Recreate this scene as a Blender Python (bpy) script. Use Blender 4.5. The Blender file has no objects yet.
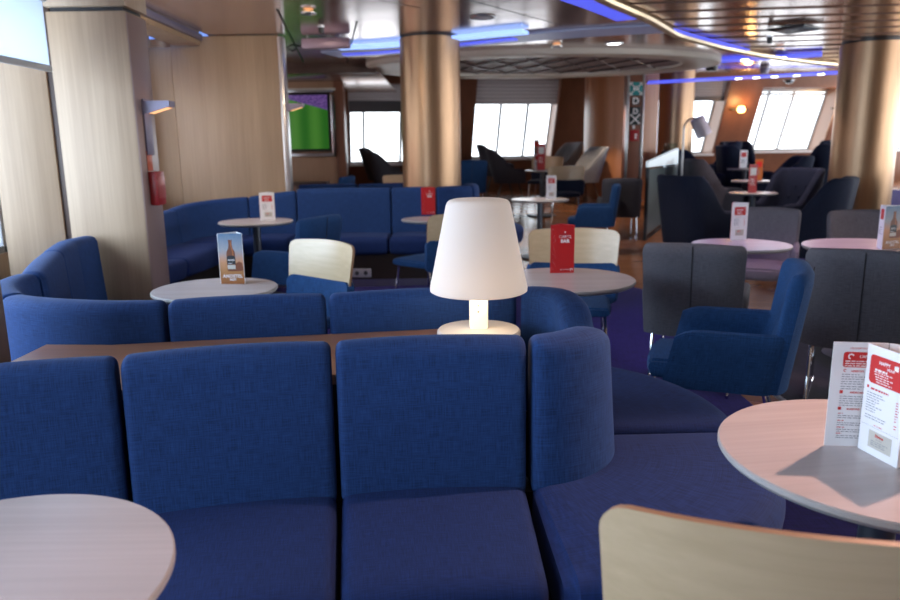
import bpy, bmesh, math, random
from mathutils import Vector, Matrix
random.seed(7)
PI = math.pi
scn = bpy.context.scene
COL = scn.collection
def R(d): return math.radians(d)

# ------------------------------------------------------------------ materials
def new_mat(name):
    m = bpy.data.materials.new(name); m.use_nodes = True
    nt = m.node_tree; b = nt.nodes['Principled BSDF']
    return m, nt, b
def pmat(name, col, rough=.5, metal=0., spec=.5, emit=None, estr=0., noise=0., nscale=8., sheen=0., coat=0.):
    m, nt, b = new_mat(name)
    b.inputs['Base Color'].default_value = (*col, 1); b.inputs['Roughness'].default_value = rough
    b.inputs['Metallic'].default_value = metal; b.inputs['Specular IOR Level'].default_value = spec
    if sheen: b.inputs['Sheen Weight'].default_value = sheen
    if coat: b.inputs['Coat Weight'].default_value = coat
    if emit: b.inputs['Emission Color'].default_value = (*emit, 1); b.inputs['Emission Strength'].default_value = estr
    if noise:
        tc = nt.nodes.new('ShaderNodeTexCoord'); n = nt.nodes.new('ShaderNodeTexNoise')
        n.inputs['Scale'].default_value = nscale; n.inputs['Detail'].default_value = 4
        mr = nt.nodes.new('ShaderNodeMapRange'); mr.inputs['To Min'].default_value = 1 - noise; mr.inputs['To Max'].default_value = 1 + noise
        mx = nt.nodes.new('ShaderNodeMix'); mx.data_type = 'RGBA'; mx.blend_type = 'MULTIPLY'; mx.inputs['Factor'].default_value = 1
        mx.inputs['A'].default_value = (*col, 1)
        nt.links.new(tc.outputs['Object'], n.inputs['Vector']); nt.links.new(n.outputs['Fac'], mr.inputs['Value'])
        nt.links.new(mr.outputs['Result'], mx.inputs['B']); nt.links.new(mx.outputs['Result'], b.inputs['Base Color'])
    return m
def fabric(name, col, var=.45, scale=1., sheen=.08):
    # woven cloth: two crossed sets of threads of uneven strength
    m, nt, b = new_mat(name); L = nt.links
    b.inputs['Roughness'].default_value = .85; b.inputs['Specular IOR Level'].default_value = .25
    b.inputs['Sheen Weight'].default_value = sheen; b.inputs['Sheen Roughness'].default_value = .4
    b.inputs['Sheen Tint'].default_value = (min(1, col[0]*2+.3), min(1, col[1]*2+.35), min(1, col[2]*2+.4), 1)
    uv = nt.nodes.new('ShaderNodeUVMap'); uv.uv_map = 'UVMap'
    outs = []
    for sx, sy in ((20*scale, 430*scale), (430*scale, 20*scale), (4*scale, 4*scale)):
        mp = nt.nodes.new('ShaderNodeMapping'); mp.inputs['Scale'].default_value = (sx, sy, 1)
        n = nt.nodes.new('ShaderNodeTexNoise'); n.inputs['Scale'].default_value = 1; n.inputs['Detail'].default_value = 2
        L.new(uv.outputs['UV'], mp.inputs['Vector']); L.new(mp.outputs['Vector'], n.inputs['Vector']); outs.append(n.outputs['Fac'])
    a = nt.nodes.new('ShaderNodeMath'); a.operation = 'ADD'; L.new(outs[0], a.inputs[0]); L.new(outs[1], a.inputs[1])
    a2 = nt.nodes.new('ShaderNodeMath'); a2.operation = 'MULTIPLY_ADD'; L.new(outs[2], a2.inputs[0]); a2.inputs[1].default_value = .12; L.new(a.outputs[0], a2.inputs[2])
    mr = nt.nodes.new('ShaderNodeMapRange'); L.new(a2.outputs[0], mr.inputs['Value'])
    mr.inputs['From Min'].default_value = .7; mr.inputs['From Max'].default_value = 1.42
    mr.inputs['To Min'].default_value = 1 - var; mr.inputs['To Max'].default_value = 1 + var
    mx = nt.nodes.new('ShaderNodeMix'); mx.data_type = 'RGBA'; mx.blend_type = 'MULTIPLY'; mx.inputs['Factor'].default_value = 1
    mx.inputs['A'].default_value = (*col, 1); L.new(mr.outputs['Result'], mx.inputs['B'])
    L.new(mx.outputs['Result'], b.inputs['Base Color'])
    bp = nt.nodes.new('ShaderNodeBump'); bp.inputs['Strength'].default_value = .25; bp.inputs['Distance'].default_value = .001
    L.new(a.outputs[0], bp.inputs['Height']); L.new(bp.outputs['Normal'], b.inputs['Normal'])
    return m
def wood(name, c0, c1, rough=.45, axis='Z', fine=1., coat=0.):
    m, nt, b = new_mat(name); L = nt.links
    b.inputs['Roughness'].default_value = rough; b.inputs['Coat Weight'].default_value = coat; b.inputs['Coat Roughness'].default_value = .2
    tc = nt.nodes.new('ShaderNodeTexCoord'); mp = nt.nodes.new('ShaderNodeMapping')
    s = [60*fine, 60*fine, 60*fine]; s['XYZ'.index(axis)] = 1.6*fine
    mp.inputs['Scale'].default_value = s
    n = nt.nodes.new('ShaderNodeTexNoise'); n.inputs['Scale'].default_value = 1; n.inputs['Detail'].default_value = 5; n.inputs['Roughness'].default_value = .6
    n2 = nt.nodes.new('ShaderNodeTexNoise'); n2.inputs['Scale'].default_value = .12; n2.inputs['Detail'].default_value = 2
    L.new(tc.outputs['Object'], mp.inputs['Vector']); L.new(mp.outputs['Vector'], n.inputs['Vector']); L.new(mp.outputs['Vector'], n2.inputs['Vector'])
    ad = nt.nodes.new('ShaderNodeMath'); ad.operation = 'ADD'; L.new(n.outputs['Fac'], ad.inputs[0]); L.new(n2.outputs['Fac'], ad.inputs[1])
    cr = nt.nodes.new('ShaderNodeValToRGB'); cr.color_ramp.elements[0].color = (*c0, 1); cr.color_ramp.elements[1].color = (*c1, 1)
    cr.color_ramp.elements[0].position = .32; cr.color_ramp.elements[1].position = .68
    hf = nt.nodes.new('ShaderNodeMath'); hf.operation = 'MULTIPLY'; hf.inputs[1].default_value = .5; L.new(ad.outputs[0], hf.inputs[0])
    L.new(hf.outputs[0], cr.inputs['Fac']); L.new(cr.outputs['Color'], b.inputs['Base Color'])
    return m
def glass_mat(name, tint=(1, 1, 1), refl=.06):
    m = bpy.data.materials.new(name); m.use_nodes = True; nt = m.node_tree; nt.nodes.clear()
    o = nt.nodes.new('ShaderNodeOutputMaterial'); t = nt.nodes.new('ShaderNodeBsdfTransparent'); g = nt.nodes.new('ShaderNodeBsdfGlossy')
    t.inputs['Color'].default_value = (*tint, 1); g.inputs['Roughness'].default_value = .03
    x = nt.nodes.new('ShaderNodeMixShader'); x.inputs[0].default_value = refl
    nt.links.new(t.outputs[0], x.inputs[1]); nt.links.new(g.outputs[0], x.inputs[2]); nt.links.new(x.outputs[0], o.inputs['Surface'])
    return m
def emit_mat(name, col, s):
    return pmat(name, (min(1, col[0]), min(1, col[1]), min(1, col[2])), .5, emit=col, estr=s)
def translucent_mat(name, col, fac=.5, emit=None, es=0):
    m = bpy.data.materials.new(name); m.use_nodes = True; nt = m.node_tree; nt.nodes.clear()
    o = nt.nodes.new('ShaderNodeOutputMaterial'); d = nt.nodes.new('ShaderNodeBsdfDiffuse'); t = nt.nodes.new('ShaderNodeBsdfTranslucent')
    d.inputs['Color'].default_value = (*col, 1); t.inputs['Color'].default_value = (*col, 1)
    x = nt.nodes.new('ShaderNodeMixShader'); x.inputs[0].default_value = fac
    nt.links.new(d.outputs[0], x.inputs[1]); nt.links.new(t.outputs[0], x.inputs[2])
    out = x.outputs[0]
    if emit:
        e = nt.nodes.new('ShaderNodeEmission'); e.inputs['Color'].default_value = (*emit, 1); e.inputs['Strength'].default_value = es
        a = nt.nodes.new('ShaderNodeAddShader'); nt.links.new(out, a.inputs[0]); nt.links.new(e.outputs[0], a.inputs[1]); out = a.outputs[0]
    nt.links.new(out, o.inputs['Surface'])
    return m

BLUE = fabric('blue_weave', (.0135, .046, .160), .42)
BLUE2 = fabric('blue_seat_weave', (.009, .028, .122), .38)
CHAIRBLUE = fabric('chair_blue_weave', (.013, .056, .165), .5)
GREY = fabric('grey_weave', (.105, .105, .125), .3)
LILACGREY = fabric('lilac_grey_weave', (.17, .155, .18), .3)
NAVY = fabric('navy_weave', (.012, .018, .040), .35)
DARKGREY = fabric('dark_grey_weave', (.055, .055, .068), .3)
PALEGREY = fabric('pale_grey_weave', (.30, .33, .37), .2)
OAK = wood('pale_oak_panel', (.34, .235, .15), (.47, .34, .225), .5, 'Z', 1.)
DARKWOOD = wood('dark_trim_wood', (.06, .036, .028), (.10, .06, .045), .4, 'Z', 1.)
MAHOGANY = wood('reddish_panel', (.14, .052, .026), (.21, .082, .042), .45, 'Z', .8)
ORANGEWOOD = wood('orange_panel', (.46, .19, .08), (.58, .27, .13), .35, 'Z', .8)
SHELFWOOD = wood('shelf_wood', (.26, .12, .06), (.36, .18, .10), .35, 'X', 1., .3)
BEECH = wood('beech_ply', (.50, .37, .21), (.66, .51, .32), .3, 'X', .6, .4)
BEECHEDGE = wood('beech_ply_edge', (.30, .17, .09), (.42, .25, .14), .4, 'X', 1.)
PLINTH = pmat('dark_plinth', (.022, .015, .013), .4)
TABLETOP = wood('grey_laminate', (.46, .42, .42), (.56, .51, .51), .27, 'X', 1.2)
EDGE = pmat('table_edge_band', (.40, .39, .38), .4)
STEEL = pmat('brushed_steel', (.55, .56, .58), .28, 1.)
DARKSTEEL = pmat('dark_steel', (.10, .11, .13), .35, .8)
CHROME = pmat('chrome', (.75, .76, .8), .08, 1.)
BLACK = pmat('black_plastic', (.012, .012, .014), .4)
WHITEPAINT = pmat('white_paint', (.75, .75, .76), .45)
CREAM = pmat('cream_paint', (.72, .67, .58), .5)
PAPER = pmat('white_card', (.80, .81, .84), .45)
PAPERRED = pmat('red_card', (.52, .012, .016), .35)
PRINTRED = pmat('red_print', (.56, .022, .022), .45)
PRINTGREY = pmat('grey_print', (.22, .23, .27), .6)
PRINTBEIGE = pmat('beige_print', (.52, .50, .45), .6)
PRINTWHITE = pmat('white_print', (.85, .83, .83), .5)
BOTTLEBROWN = pmat('bottle_print_brown', (.16, .042, .012), .4)
BOTTLEHI = pmat('bottle_print_amber', (.42, .13, .03), .4)
BOTTLELAB = pmat('bottle_print_label', (.012, .014, .02), .4)
FOAM = pmat('rock_print_brown', (.20, .055, .02), .5)
TEAL = pmat('teal_sign', (.02, .26, .27), .4)
BLACKSIGN = pmat('black_green_sign', (.008, .03, .032), .4)
REDBOX = pmat('red_enamel', (.34, .012, .014), .35)
GREENSIGN = pmat('green_sign', (.06, .30, .16), .4)
SCONCEMETAL = pmat('sconce_metal', (.24, .22, .30), .45, .4)
GLASS = glass_mat('window_glass')
CLEARGLASS = glass_mat('screen_glass', (.80, .90, .88), .10)
FRAME = pmat('window_frame', (.42, .44, .46), .4, .3)
BLIND = translucent_mat('roller_blind', (.78, .84, .93), .65)
BLINDGREY = translucent_mat('grey_pleated_blind', (.36, .33, .34), .2)
BLINDDARK = pmat('dark_blind', (.10, .10, .115), .7)
COPPER = None
def column_mat():
    m, nt, b = new_mat('brushed_bronze'); L = nt.links
    b.inputs['Metallic'].default_value = .75; b.inputs['Roughness'].default_value = .36
    tc = nt.nodes.new('ShaderNodeTexCoord'); mp = nt.nodes.new('ShaderNodeMapping'); mp.inputs['Scale'].default_value = (90, 90, 1.2)
    n = nt.nodes.new('ShaderNodeTexNoise'); n.inputs['Scale'].default_value = 1; n.inputs['Detail'].default_value = 3
    cr = nt.nodes.new('ShaderNodeValToRGB'); cr.color_ramp.elements[0].color = (.34, .205, .115, 1); cr.color_ramp.elements[1].color = (.48, .31, .185, 1)
    L.new(tc.outputs['Object'], mp.inputs['Vector']); L.new(mp.outputs['Vector'], n.inputs['Vector']); L.new(n.outputs['Fac'], cr.inputs['Fac']); L.new(cr.outputs['Color'], b.inputs['Base Color'])
    return m
COLUMN = column_mat()
def ceil_mat(name, c, rough, vscale):
    m, nt, b = new_mat(name); L = nt.links
    b.inputs['Metallic'].default_value = .7; b.inputs['Roughness'].default_value = rough
    b.inputs['Base Color'].default_value = (*c, 1)
    tc = nt.nodes.new('ShaderNodeTexCoord'); n = nt.nodes.new('ShaderNodeTexNoise'); n.inputs['Scale'].default_value = vscale; n.inputs['Detail'].default_value = 1
    bp = nt.nodes.new('ShaderNodeBump'); bp.inputs['Strength'].default_value = .12; bp.inputs['Distance'].default_value = .02
    L.new(tc.outputs['Object'], n.inputs['Vector']); L.new(n.outputs['Fac'], bp.inputs['Height']); L.new(bp.outputs['Normal'], b.inputs['Normal'])
    return m
CEIL = ceil_mat('satin_metal_ceiling', (.60, .47, .44), .17, 1.6)
CEILPLANK = ceil_mat('metal_plank_ceiling', (.40, .28, .24), .16, 1.2)
GOLD = pmat('gold_trim', (.62, .48, .30), .28, .8)
def floor_mat():
    m, nt, b = new_mat('varnished_deck_planks'); L = nt.links
    tc = nt.nodes.new('ShaderNodeTexCoord'); mp = nt.nodes.new('ShaderNodeMapping'); mp.inputs['Rotation'].default_value = (0, 0, R(8))
    br = nt.nodes.new('ShaderNodeTexBrick'); br.inputs['Scale'].default_value = 1; br.inputs['Brick Width'].default_value = 1.4; br.inputs['Row Height'].default_value = .12
    br.inputs['Mortar Size'].default_value = .004; br.inputs['Color1'].default_value = (.27, .115, .05, 1); br.inputs['Color2'].default_value = (.34, .155, .075, 1); br.inputs['Mortar'].default_value = (.10, .05, .03, 1)
    L.new(tc.outputs['Object'], mp.inputs['Vector']); L.new(mp.outputs['Vector'], br.inputs['Vector']); L.new(br.outputs['Color'], b.inputs['Base Color'])
    b.inputs['Roughness'].default_value = .22
    return m
FLOOR = floor_mat()
CARPET = fabric('blue_violet_carpet', (.020, .013, .125), .5, .5, .05)
CARPETDK = fabric('dark_carpet', (.022, .02, .028), .4, .5, .05)
def ad_mat():
    # printed picture: blue dusk sky running down into orange
    m, nt, b = new_mat('beer_advert_print'); L = nt.links
    uv = nt.nodes.new('ShaderNodeUVMap'); uv.uv_map = 'UVMap'; sp = nt.nodes.new('ShaderNodeSeparateXYZ'); cr = nt.nodes.new('ShaderNodeValToRGB')
    e = cr.color_ramp.elements; e[0].position = 0; e[0].color = (.30, .10, .02, 1); e[1].position = 1; e[1].color = (.08, .17, .30, 1)
    for p, c in ((.25, (.42, .19, .06, 1)), (.45, (.55, .27, .14, 1)), (.68, (.30, .32, .36, 1))):
        k = e.new(p); k.color = c
    n = nt.nodes.new('ShaderNodeTexNoise'); n.inputs['Scale'].default_value = 9; n.inputs['Detail'].default_value = 4
    ma = nt.nodes.new('ShaderNodeMath'); ma.operation = 'MULTIPLY_ADD'; ma.inputs[1].default_value = .16; ma.inputs[2].default_value = -.08
    a2 = nt.nodes.new('ShaderNodeMath'); a2.operation = 'ADD'
    L.new(uv.outputs['UV'], sp.inputs[0]); L.new(uv.outputs['UV'], n.inputs['Vector']); L.new(n.outputs['Fac'], ma.inputs[0])
    L.new(sp.outputs['Y'], a2.inputs[0]); L.new(ma.outputs[0], a2.inputs[1]); L.new(a2.outputs[0], cr.inputs['Fac']); L.new(cr.outputs['Color'], b.inputs['Base Color'])
    b.inputs['Roughness'].default_value = .4
    return m
ADPRINT = ad_mat()
def tv_mat():
    m, nt, b = new_mat('football_broadcast'); L = nt.links
    uv = nt.nodes.new('ShaderNodeUVMap'); uv.uv_map = 'UVMap'; sp = nt.nodes.new('ShaderNodeSeparateXYZ'); L.new(uv.outputs['UV'], sp.inputs[0])
    # crowd band above a slanting touch line, striped pitch below
    ln = nt.nodes.new('ShaderNodeMath'); ln.operation = 'MULTIPLY_ADD'; ln.inputs[1].default_value = .45; L.new(sp.outputs['X'], ln.inputs[0]); L.new(sp.outputs['Y'], ln.inputs[2])
    gt = nt.nodes.new('ShaderNodeMath'); gt.operation = 'GREATER_THAN'; gt.inputs[1].default_value = 1.17; L.new(ln.outputs[0], gt.inputs[0])
    wv = nt.nodes.new('ShaderNodeTexWave'); wv.inputs['Scale'].default_value = 1.3; wv.inputs['Distortion'].default_value = 0; L.new(uv.outputs['UV'], wv.inputs['Vector'])
    g = nt.nodes.new('ShaderNodeValToRGB'); g.color_ramp.elements[0].color = (.03, .22, .02, 1); g.color_ramp.elements[1].color = (.10, .36, .045, 1)
    L.new(wv.outputs['Fac'], g.inputs['Fac'])
    n = nt.nodes.new('ShaderNodeTexNoise'); n.inputs['Scale'].default_value = 40; L.new(uv.outputs['UV'], n.inputs['Vector'])
    c = nt.nodes.new('ShaderNodeValToRGB'); c.color_ramp.elements[0].color = (.05, .02, .22, 1); c.color_ramp.elements[1].color = (.35, .18, .55, 1)
    c.color_ramp.elements[0].position = .35; c.color_ramp.elements[1].position = .65; L.new(n.outputs['Fac'], c.inputs['Fac'])
    mx = nt.nodes.new('ShaderNodeMix'); mx.data_type = 'RGBA'; L.new(gt.outputs[0], mx.inputs['Factor']); L.new(g.outputs['Color'], mx.inputs['A']); L.new(c.outputs['Color'], mx.inputs['B'])
    b.inputs['Base Color'].default_value = (.01, .01, .01, 1); b.inputs['Roughness'].default_value = .12
    L.new(mx.outputs['Result'], b.inputs['Emission Color']); b.inputs['Emission Strength'].default_value = .4
    return m
TVPIC = tv_mat()
BLUELED = emit_mat('blue_led', (.10, .13, .95), .8)
WHITELED = emit_mat('blue_white_led', (.30, .48, 1.0), 1.3)
COVEDIM = pmat('cove_band', (.30, .33, .42), .4, emit=(.25, .28, .5), estr=.18)
SPOTLED = emit_mat('spot_led', (.9, .93, 1.), 6)
WARMLED = emit_mat('warm_lamp', (1., .55, .18), 9)
WARMSOFT = emit_mat('warm_diffuser', (1., .55, .25), 1.2)
SHADE = translucent_mat('lamp_shade_plastic', (.76, .71, .68), .35, (1., .90, .80), .10)
SHADEBASE = translucent_mat('lamp_base_plastic', (.74, .68, .64), .3, (1., .86, .68), .05)
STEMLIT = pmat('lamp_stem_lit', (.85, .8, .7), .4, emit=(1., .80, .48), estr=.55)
CARDBROWN = pmat('card_edge', (.3, .2, .14), .6)
FROST = pmat('frosted_glass', (.13, .17, .17), .35, 0., .6)
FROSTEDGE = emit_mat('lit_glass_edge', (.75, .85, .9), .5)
SKYLIGHT = emit_mat('blue_cove_light', (.22, .40, .95), .9)

# ------------------------------------------------------------------ mesh builder
class MB:
    def __init__(s): s.v = []; s.f = []; s.mi = []; s.uv = []; s.mats = []
    def m(s, mat):
        if mat not in s.mats: s.mats.append(mat)
        return s.mats.index(mat)
    def face(s, idx, mat, uv=None): s.f.append(tuple(idx)); s.mi.append(s.m(mat)); s.uv.append(uv)
    def add(s, pts): b = len(s.v); s.v += [tuple(p) for p in pts]; return b
    def quad(s, a, b, c, d, mat, uv=((0, 0), (1, 0), (1, 1), (0, 1))):
        k = s.add((a, b, c, d)); s.face((k, k+1, k+2, k+3), mat, uv)
    def poly(s, pts, mat): k = s.add(pts); s.face(range(k, k+len(pts)), mat)
    def box(s, x0, x1, y0, y1, z0, z1, mat, bev=0., M=None, seg=2):
        bm = bmesh.new(); bmesh.ops.create_cube(bm, size=1)
        for v in bm.verts: v.co = Vector(((x0+x1)/2 + v.co.x*(x1-x0), (y0+y1)/2 + v.co.y*(y1-y0), (z0+z1)/2 + v.co.z*(z1-z0)))
        if bev: bmesh.ops.bevel(bm, geom=list(bm.edges), offset=min(bev, .49*min(x1-x0, y1-y0, z1-z0)), segments=seg, profile=.5, affect='EDGES')
        s.bm(bm, mat, M)
    def bm(s, bm, mat, M=None):
        bm.verts.index_update(); b = len(s.v)
        for v in bm.verts: s.v.append(tuple(M @ v.co if M else v.co))
        for f in bm.faces: s.face([b+v.index for v in f.verts], mat)
        bm.free()
    def lathe(s, prof, mat, n=40, c=(0, 0, 0), M=None, mats=None):
        b = len(s.v); k = len(prof)
        for i in range(n):
            a = 2*PI*i/n
            for r, z in prof:
                p = Vector((r*math.cos(a), r*math.sin(a), z))
                if M: p = M @ p
                s.v.append((p.x+c[0], p.y+c[1], p.z+c[2]))
        for i in range(n):
            j = (i+1) % n
            for q in range(k-1):
                if prof[q][0] < 1e-6 and prof[q+1][0] < 1e-6: continue
                mm = mats[q] if mats else mat
                s.face((b+i*k+q, b+j*k+q, b+j*k+q+1, b+i*k+q+1), mm)
    def tube(s, pts, r, mat, n=10, closed=False):
        pts = [Vector(p) for p in pts]; b = len(s.v); k = len(pts); up = None
        for i in range(k):
            t = (pts[(i+1) % k] - pts[i-1]) if closed else (pts[min(i+1, k-1)] - pts[max(i-1, 0)])
            t.normalize()
            if up is None: up = Vector((0, 0, 1)) if abs(t.z) < .9 else Vector((1, 0, 0))
            sd = t.cross(up); sd.normalize(); up = sd.cross(t); up.normalize()
            for j in range(n):
                a = 2*PI*j/n; s.v.append(tuple(pts[i] + sd*r*math.cos(a) + up*r*math.sin(a)))
        for i in range(k if closed else k-1):
            i2 = (i+1) % k
            for j in range(n):
                j2 = (j+1) % n; s.face((b+i*n+j, b+i*n+j2, b+i2*n+j2, b+i2*n+j), mat)
        if not closed:
            s.face([b+j for j in range(n)][::-1], mat); s.face([b+(k-1)*n+j for j in range(n)], mat)
    def rings(s, rings, mat, close=False, uvs=None, cap=True):
        # rings: list of equal-length closed loops of points
        b = len(s.v); n = len(rings[0]); k = len(rings)
        for rg in rings: s.v += [tuple(p) for p in rg]
        for i in range(k if close else k-1):
            i2 = (i+1) % k
            for j in range(n):
                j2 = (j+1) % n
                u = None
                if uvs: u = (uvs(i, j), uvs(i, j+1), uvs(i+1, j+1), uvs(i+1, j))
                s.face((b+i*n+j, b+i*n+j2, b+i2*n+j2, b+i2*n+j), mat, u)
        if cap and not close:
            s.face([b+j for j in range(n)][::-1], mat); s.face([b+(k-1)*n+j for j in range(n)], mat)
    def build(s, name, parent=None, sharp=35, loc=None, rz=0):
        me = bpy.data.meshes.new(name); me.from_pydata(s.v, [], s.f); me.validate(verbose=False)
        for m in s.mats: me.materials.append(m)
        if len(me.polygons) == len(s.f):
            me.polygons.foreach_set('material_index', s.mi)
        bm = bmesh.new(); bm.from_mesh(me); bmesh.ops.recalc_face_normals(bm, faces=bm.faces); bm.to_mesh(me); bm.free()
        uvl = me.uv_layers.new(name='UVMap')
        ok = len(me.polygons) == len(s.f)
        for p in me.polygons:
            u = s.uv[p.index] if ok else None
            n = p.normal; ax = max(range(3), key=lambda i: abs(n[i]))
            idx = s.f[p.index] if ok else None
            for li in p.loop_indices:
                vi = me.loops[li].vertex_index
                if u is not None: uvl.data[li].uv = u[idx.index(vi)]
                else:
                    c = me.vertices[vi].co
                    uvl.data[li].uv = (c.y, c.z) if ax == 0 else (c.x, c.z) if ax == 1 else (c.x, c.y)
        me.polygons.foreach_set('use_smooth', [True]*len(me.polygons)); me.set_sharp_from_angle(angle=R(sharp))
        o = bpy.data.objects.new(name, me); COL.objects.link(o)
        if parent: o.parent = parent
        if loc: o.location = loc
        if rz: o.rotation_euler.z = rz
        return o

def tag(o, label=None, cat=None, group=None, kind=None):
    if label: o['label'] = label
    if cat: o['category'] = cat
    if group: o['group'] = group
    if kind: o['kind'] = kind
    return o
def thing(name, label, cat, loc=(0, 0, 0), rz=0, group=None):
    o = bpy.data.objects.new(name, None); COL.objects.link(o); o.location = loc; o.rotation_euler.z = rz; o.empty_display_size = .1
    return tag(o, label, cat, group)
def kids(o): return [c for c in bpy.data.objects if c.parent == o]
def copy_tree(o, loc, rz=0, label=None, group=None, cat=None):
    def rec(a, par):
        c = a.copy(); COL.objects.link(c)
        if par: c.parent = par
        for ch in kids(a): rec(ch, c)
        return c
    c = rec(o, None); c.location = loc; c.rotation_euler.z = rz
    if label: c['label'] = label
    if group: c['group'] = group
    if cat: c['category'] = cat
    return c
def struct(o): return tag(o, kind='structure')
def fz(y): return 0 if y < 9 else min(.5, (y-9)*.1)        # the deck rises towards the bow windows

def text_into(mb, body, size, mat, M, align='CENTER', extr=.0, weight=0.):
    cu = bpy.data.curves.new('t', 'FONT'); cu.body = body; cu.size = size; cu.align_x = align; cu.align_y = 'CENTER'; cu.offset = weight; cu.resolution_u = 3
    ob = bpy.data.objects.new('t', cu); COL.objects.link(ob)
    dg = bpy.context.evaluated_depsgraph_get(); dg.update()
    me = bpy.data.meshes.new_from_object(ob.evaluated_get(dg))
    b = len(mb.v)
    for v in me.vertices: mb.v.append(tuple(M @ v.co))
    for p in me.polygons: mb.face([b+i for i in p.vertices], mat)
    bpy.data.objects.remove(ob); bpy.data.curves.remove(cu); bpy.data.meshes.remove(me)

# ------------------------------------------------------------------ soft shapes
def fillet(pts, rad, n=5):
    out = []; k = len(pts)
    for i in range(k):
        p = Vector(pts[i]); a = Vector(pts[i-1]) - p; c = Vector(pts[(i+1) % k]) - p
        r = rad[i] if isinstance(rad, (list, tuple)) else rad
        la, lc = a.length, c.length; a.normalize(); c.normalize()
        ang = a.angle(c); d = min(r/math.tan(ang/2), la*.48, lc*.48)
        p0, p1 = p + a*d, p + c*d
        for j in range(n+1):
            t = j/n; out.append(tuple(p0.lerp(p, t).lerp(p.lerp(p1, t), t)))
    return out
def densify(prof, step=.06):
    out = []
    for i, p in enumerate(prof):
        q = prof[(i+1) % len(prof)]; d = math.dist(p, q); m = max(1, int(d/step))
        for j in range(m): out.append((p[0]+(q[0]-p[0])*j/m, p[1]+(q[1]-p[1])*j/m))
    return out
def pnormals(prof):
    k = len(prof); area = sum(prof[i][0]*prof[(i+1) % k][1] - prof[(i+1) % k][0]*prof[i][1] for i in range(k)); sg = 1 if area > 0 else -1
    out = []
    for i in range(k):
        a, b = prof[i-1], prof[(i+1) % k]; t = (b[0]-a[0], b[1]-a[1]); l = math.hypot(*t) or 1
        out.append((sg*t[1]/l, -sg*t[0]/l))
    return out
def resample(path, step):
    L = [0]
    for i in range(1, len(path)): L.append(L[-1] + math.dist(path[i], path[i-1]))
    n = max(2, int(L[-1]/step)); out = []
    k = 0
    for i in range(n+1):
        s = L[-1]*i/n
        while k < len(L)-2 and L[k+1] < s: k += 1
        t = (s-L[k])/max(1e-9, L[k+1]-L[k]); out.append((path[k][0]+(path[k+1][0]-path[k][0])*t, path[k][1]+(path[k+1][1]-path[k][1])*t))
    return out
def sub_path(path, s0, s1, step=.014):
    p = resample(path, .01); L = [0]
    for i in range(1, len(p)): L.append(L[-1] + math.dist(p[i], p[i-1]))
    q = [p[i] for i in range(len(p)) if s0 <= L[i] <= s1]
    return resample(q, step)
def plen(path): return sum(math.dist(path[i], path[i-1]) for i in range(1, len(path)))
def arc(cx, cy, r, a0, a1, n=16): return [(cx + r*math.cos(R(a0+(a1-a0)*i/n)), cy + r*math.sin(R(a0+(a1-a0)*i/n))) for i in range(n+1)]
def sweep(mb, path, prof, mat, endr=.03, bulge=.008, gap=.003, zmod=None):
    """A soft cushion swept along PATH; PROF is a closed (s, z) outline, s to the right of travel."""
    prof = densify(prof); nr = pnormals(prof)
    k = len(path); L = [0]
    for i in range(1, k): L.append(L[-1] + math.dist(path[i], path[i-1]))
    tot = L[-1]
    S = sorted(set([gap + endr*(1-math.cos(PI/2*i/5)) for i in range(6)] + [tot-gap-endr*(1-math.cos(PI/2*i/5)) for i in range(6)] + [l for l in L if gap+endr < l < tot-gap-endr]))
    per = [0]
    for j in range(len(prof)): per.append(per[-1] + math.dist(prof[j], prof[(j+1) % len(prof)]))
    rings = []; q = 0
    for s in S:
        q = 0
        while q < k-2 and L[q+1] < s: q += 1
        t = (s-L[q])/max(1e-9, L[q+1]-L[q])
        x = path[q][0]+(path[q+1][0]-path[q][0])*t; y = path[q][1]+(path[q+1][1]-path[q][1])*t
        a = path[max(0, q-1 if t < .5 else q)]; b = path[min(k-1, q+1 if t < .5 else q+2)]
        tx, ty = b[0]-a[0], b[1]-a[1]; l = math.hypot(tx, ty); tx /= l; ty /= l
        nx, ny = ty, -tx
        e = min(s-gap, tot-gap-s); ins = 0
        if e < endr: ins = endr*(1-math.sqrt(max(0, 1-(1-e/endr)**2)))
        bl = bulge*max(0, math.sin(PI*s/tot))**.7
        f = s/tot
        ring = []
        for (ps, pz), (ns, nz) in zip(prof, nr):
            ss = ps + ns*(bl-ins); zz = pz + nz*(bl-ins)
            if zmod: zz = zmod(f, ss, zz)
            ring.append((x+nx*ss, y+ny*ss, zz))
        rings.append(ring)
    mb.rings(rings, mat, uvs=lambda i, j: (S[min(i, len(S)-1)], per[j]))
    return mb
def round_box(w, d, h, r, mat, c=(0, 0, 0), M=None, puff=.0):
    mb = MB(); bm = bmesh.new(); bmesh.ops.create_cube(bm, size=1)
    bmesh.ops.subdivide_edges(bm, edges=list(bm.edges), cuts=3, use_grid_fill=True)
    hw = (w/2, d/2, h/2)
    for v in bm.verts:
        p = [v.co[i]*2*hw[i] for i in range(3)]
        for i in range(3): p[i] *= 1
        q = [max(-hw[i]+r, min(hw[i]-r, p[i])) for i in range(3)]
        dlt = Vector([p[i]-q[i] for i in range(3)])
        if dlt.length > r: dlt = dlt.normalized()*r
        f = (1-(p[0]/hw[0])**2)*(1-(p[1]/hw[1])**2)
        v.co = Vector(q)+dlt + Vector((0, 0, puff*f if p[2] > 0 else 0)) + Vector(c)
    bmesh.ops.bevel(bm, geom=[e for e in bm.edges if len(e.link_faces) == 2 and e.calc_face_angle(0) > R(25)], offset=r*.3, segments=2, affect='EDGES')
    mb.bm(bm, mat, M); return mb
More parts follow.
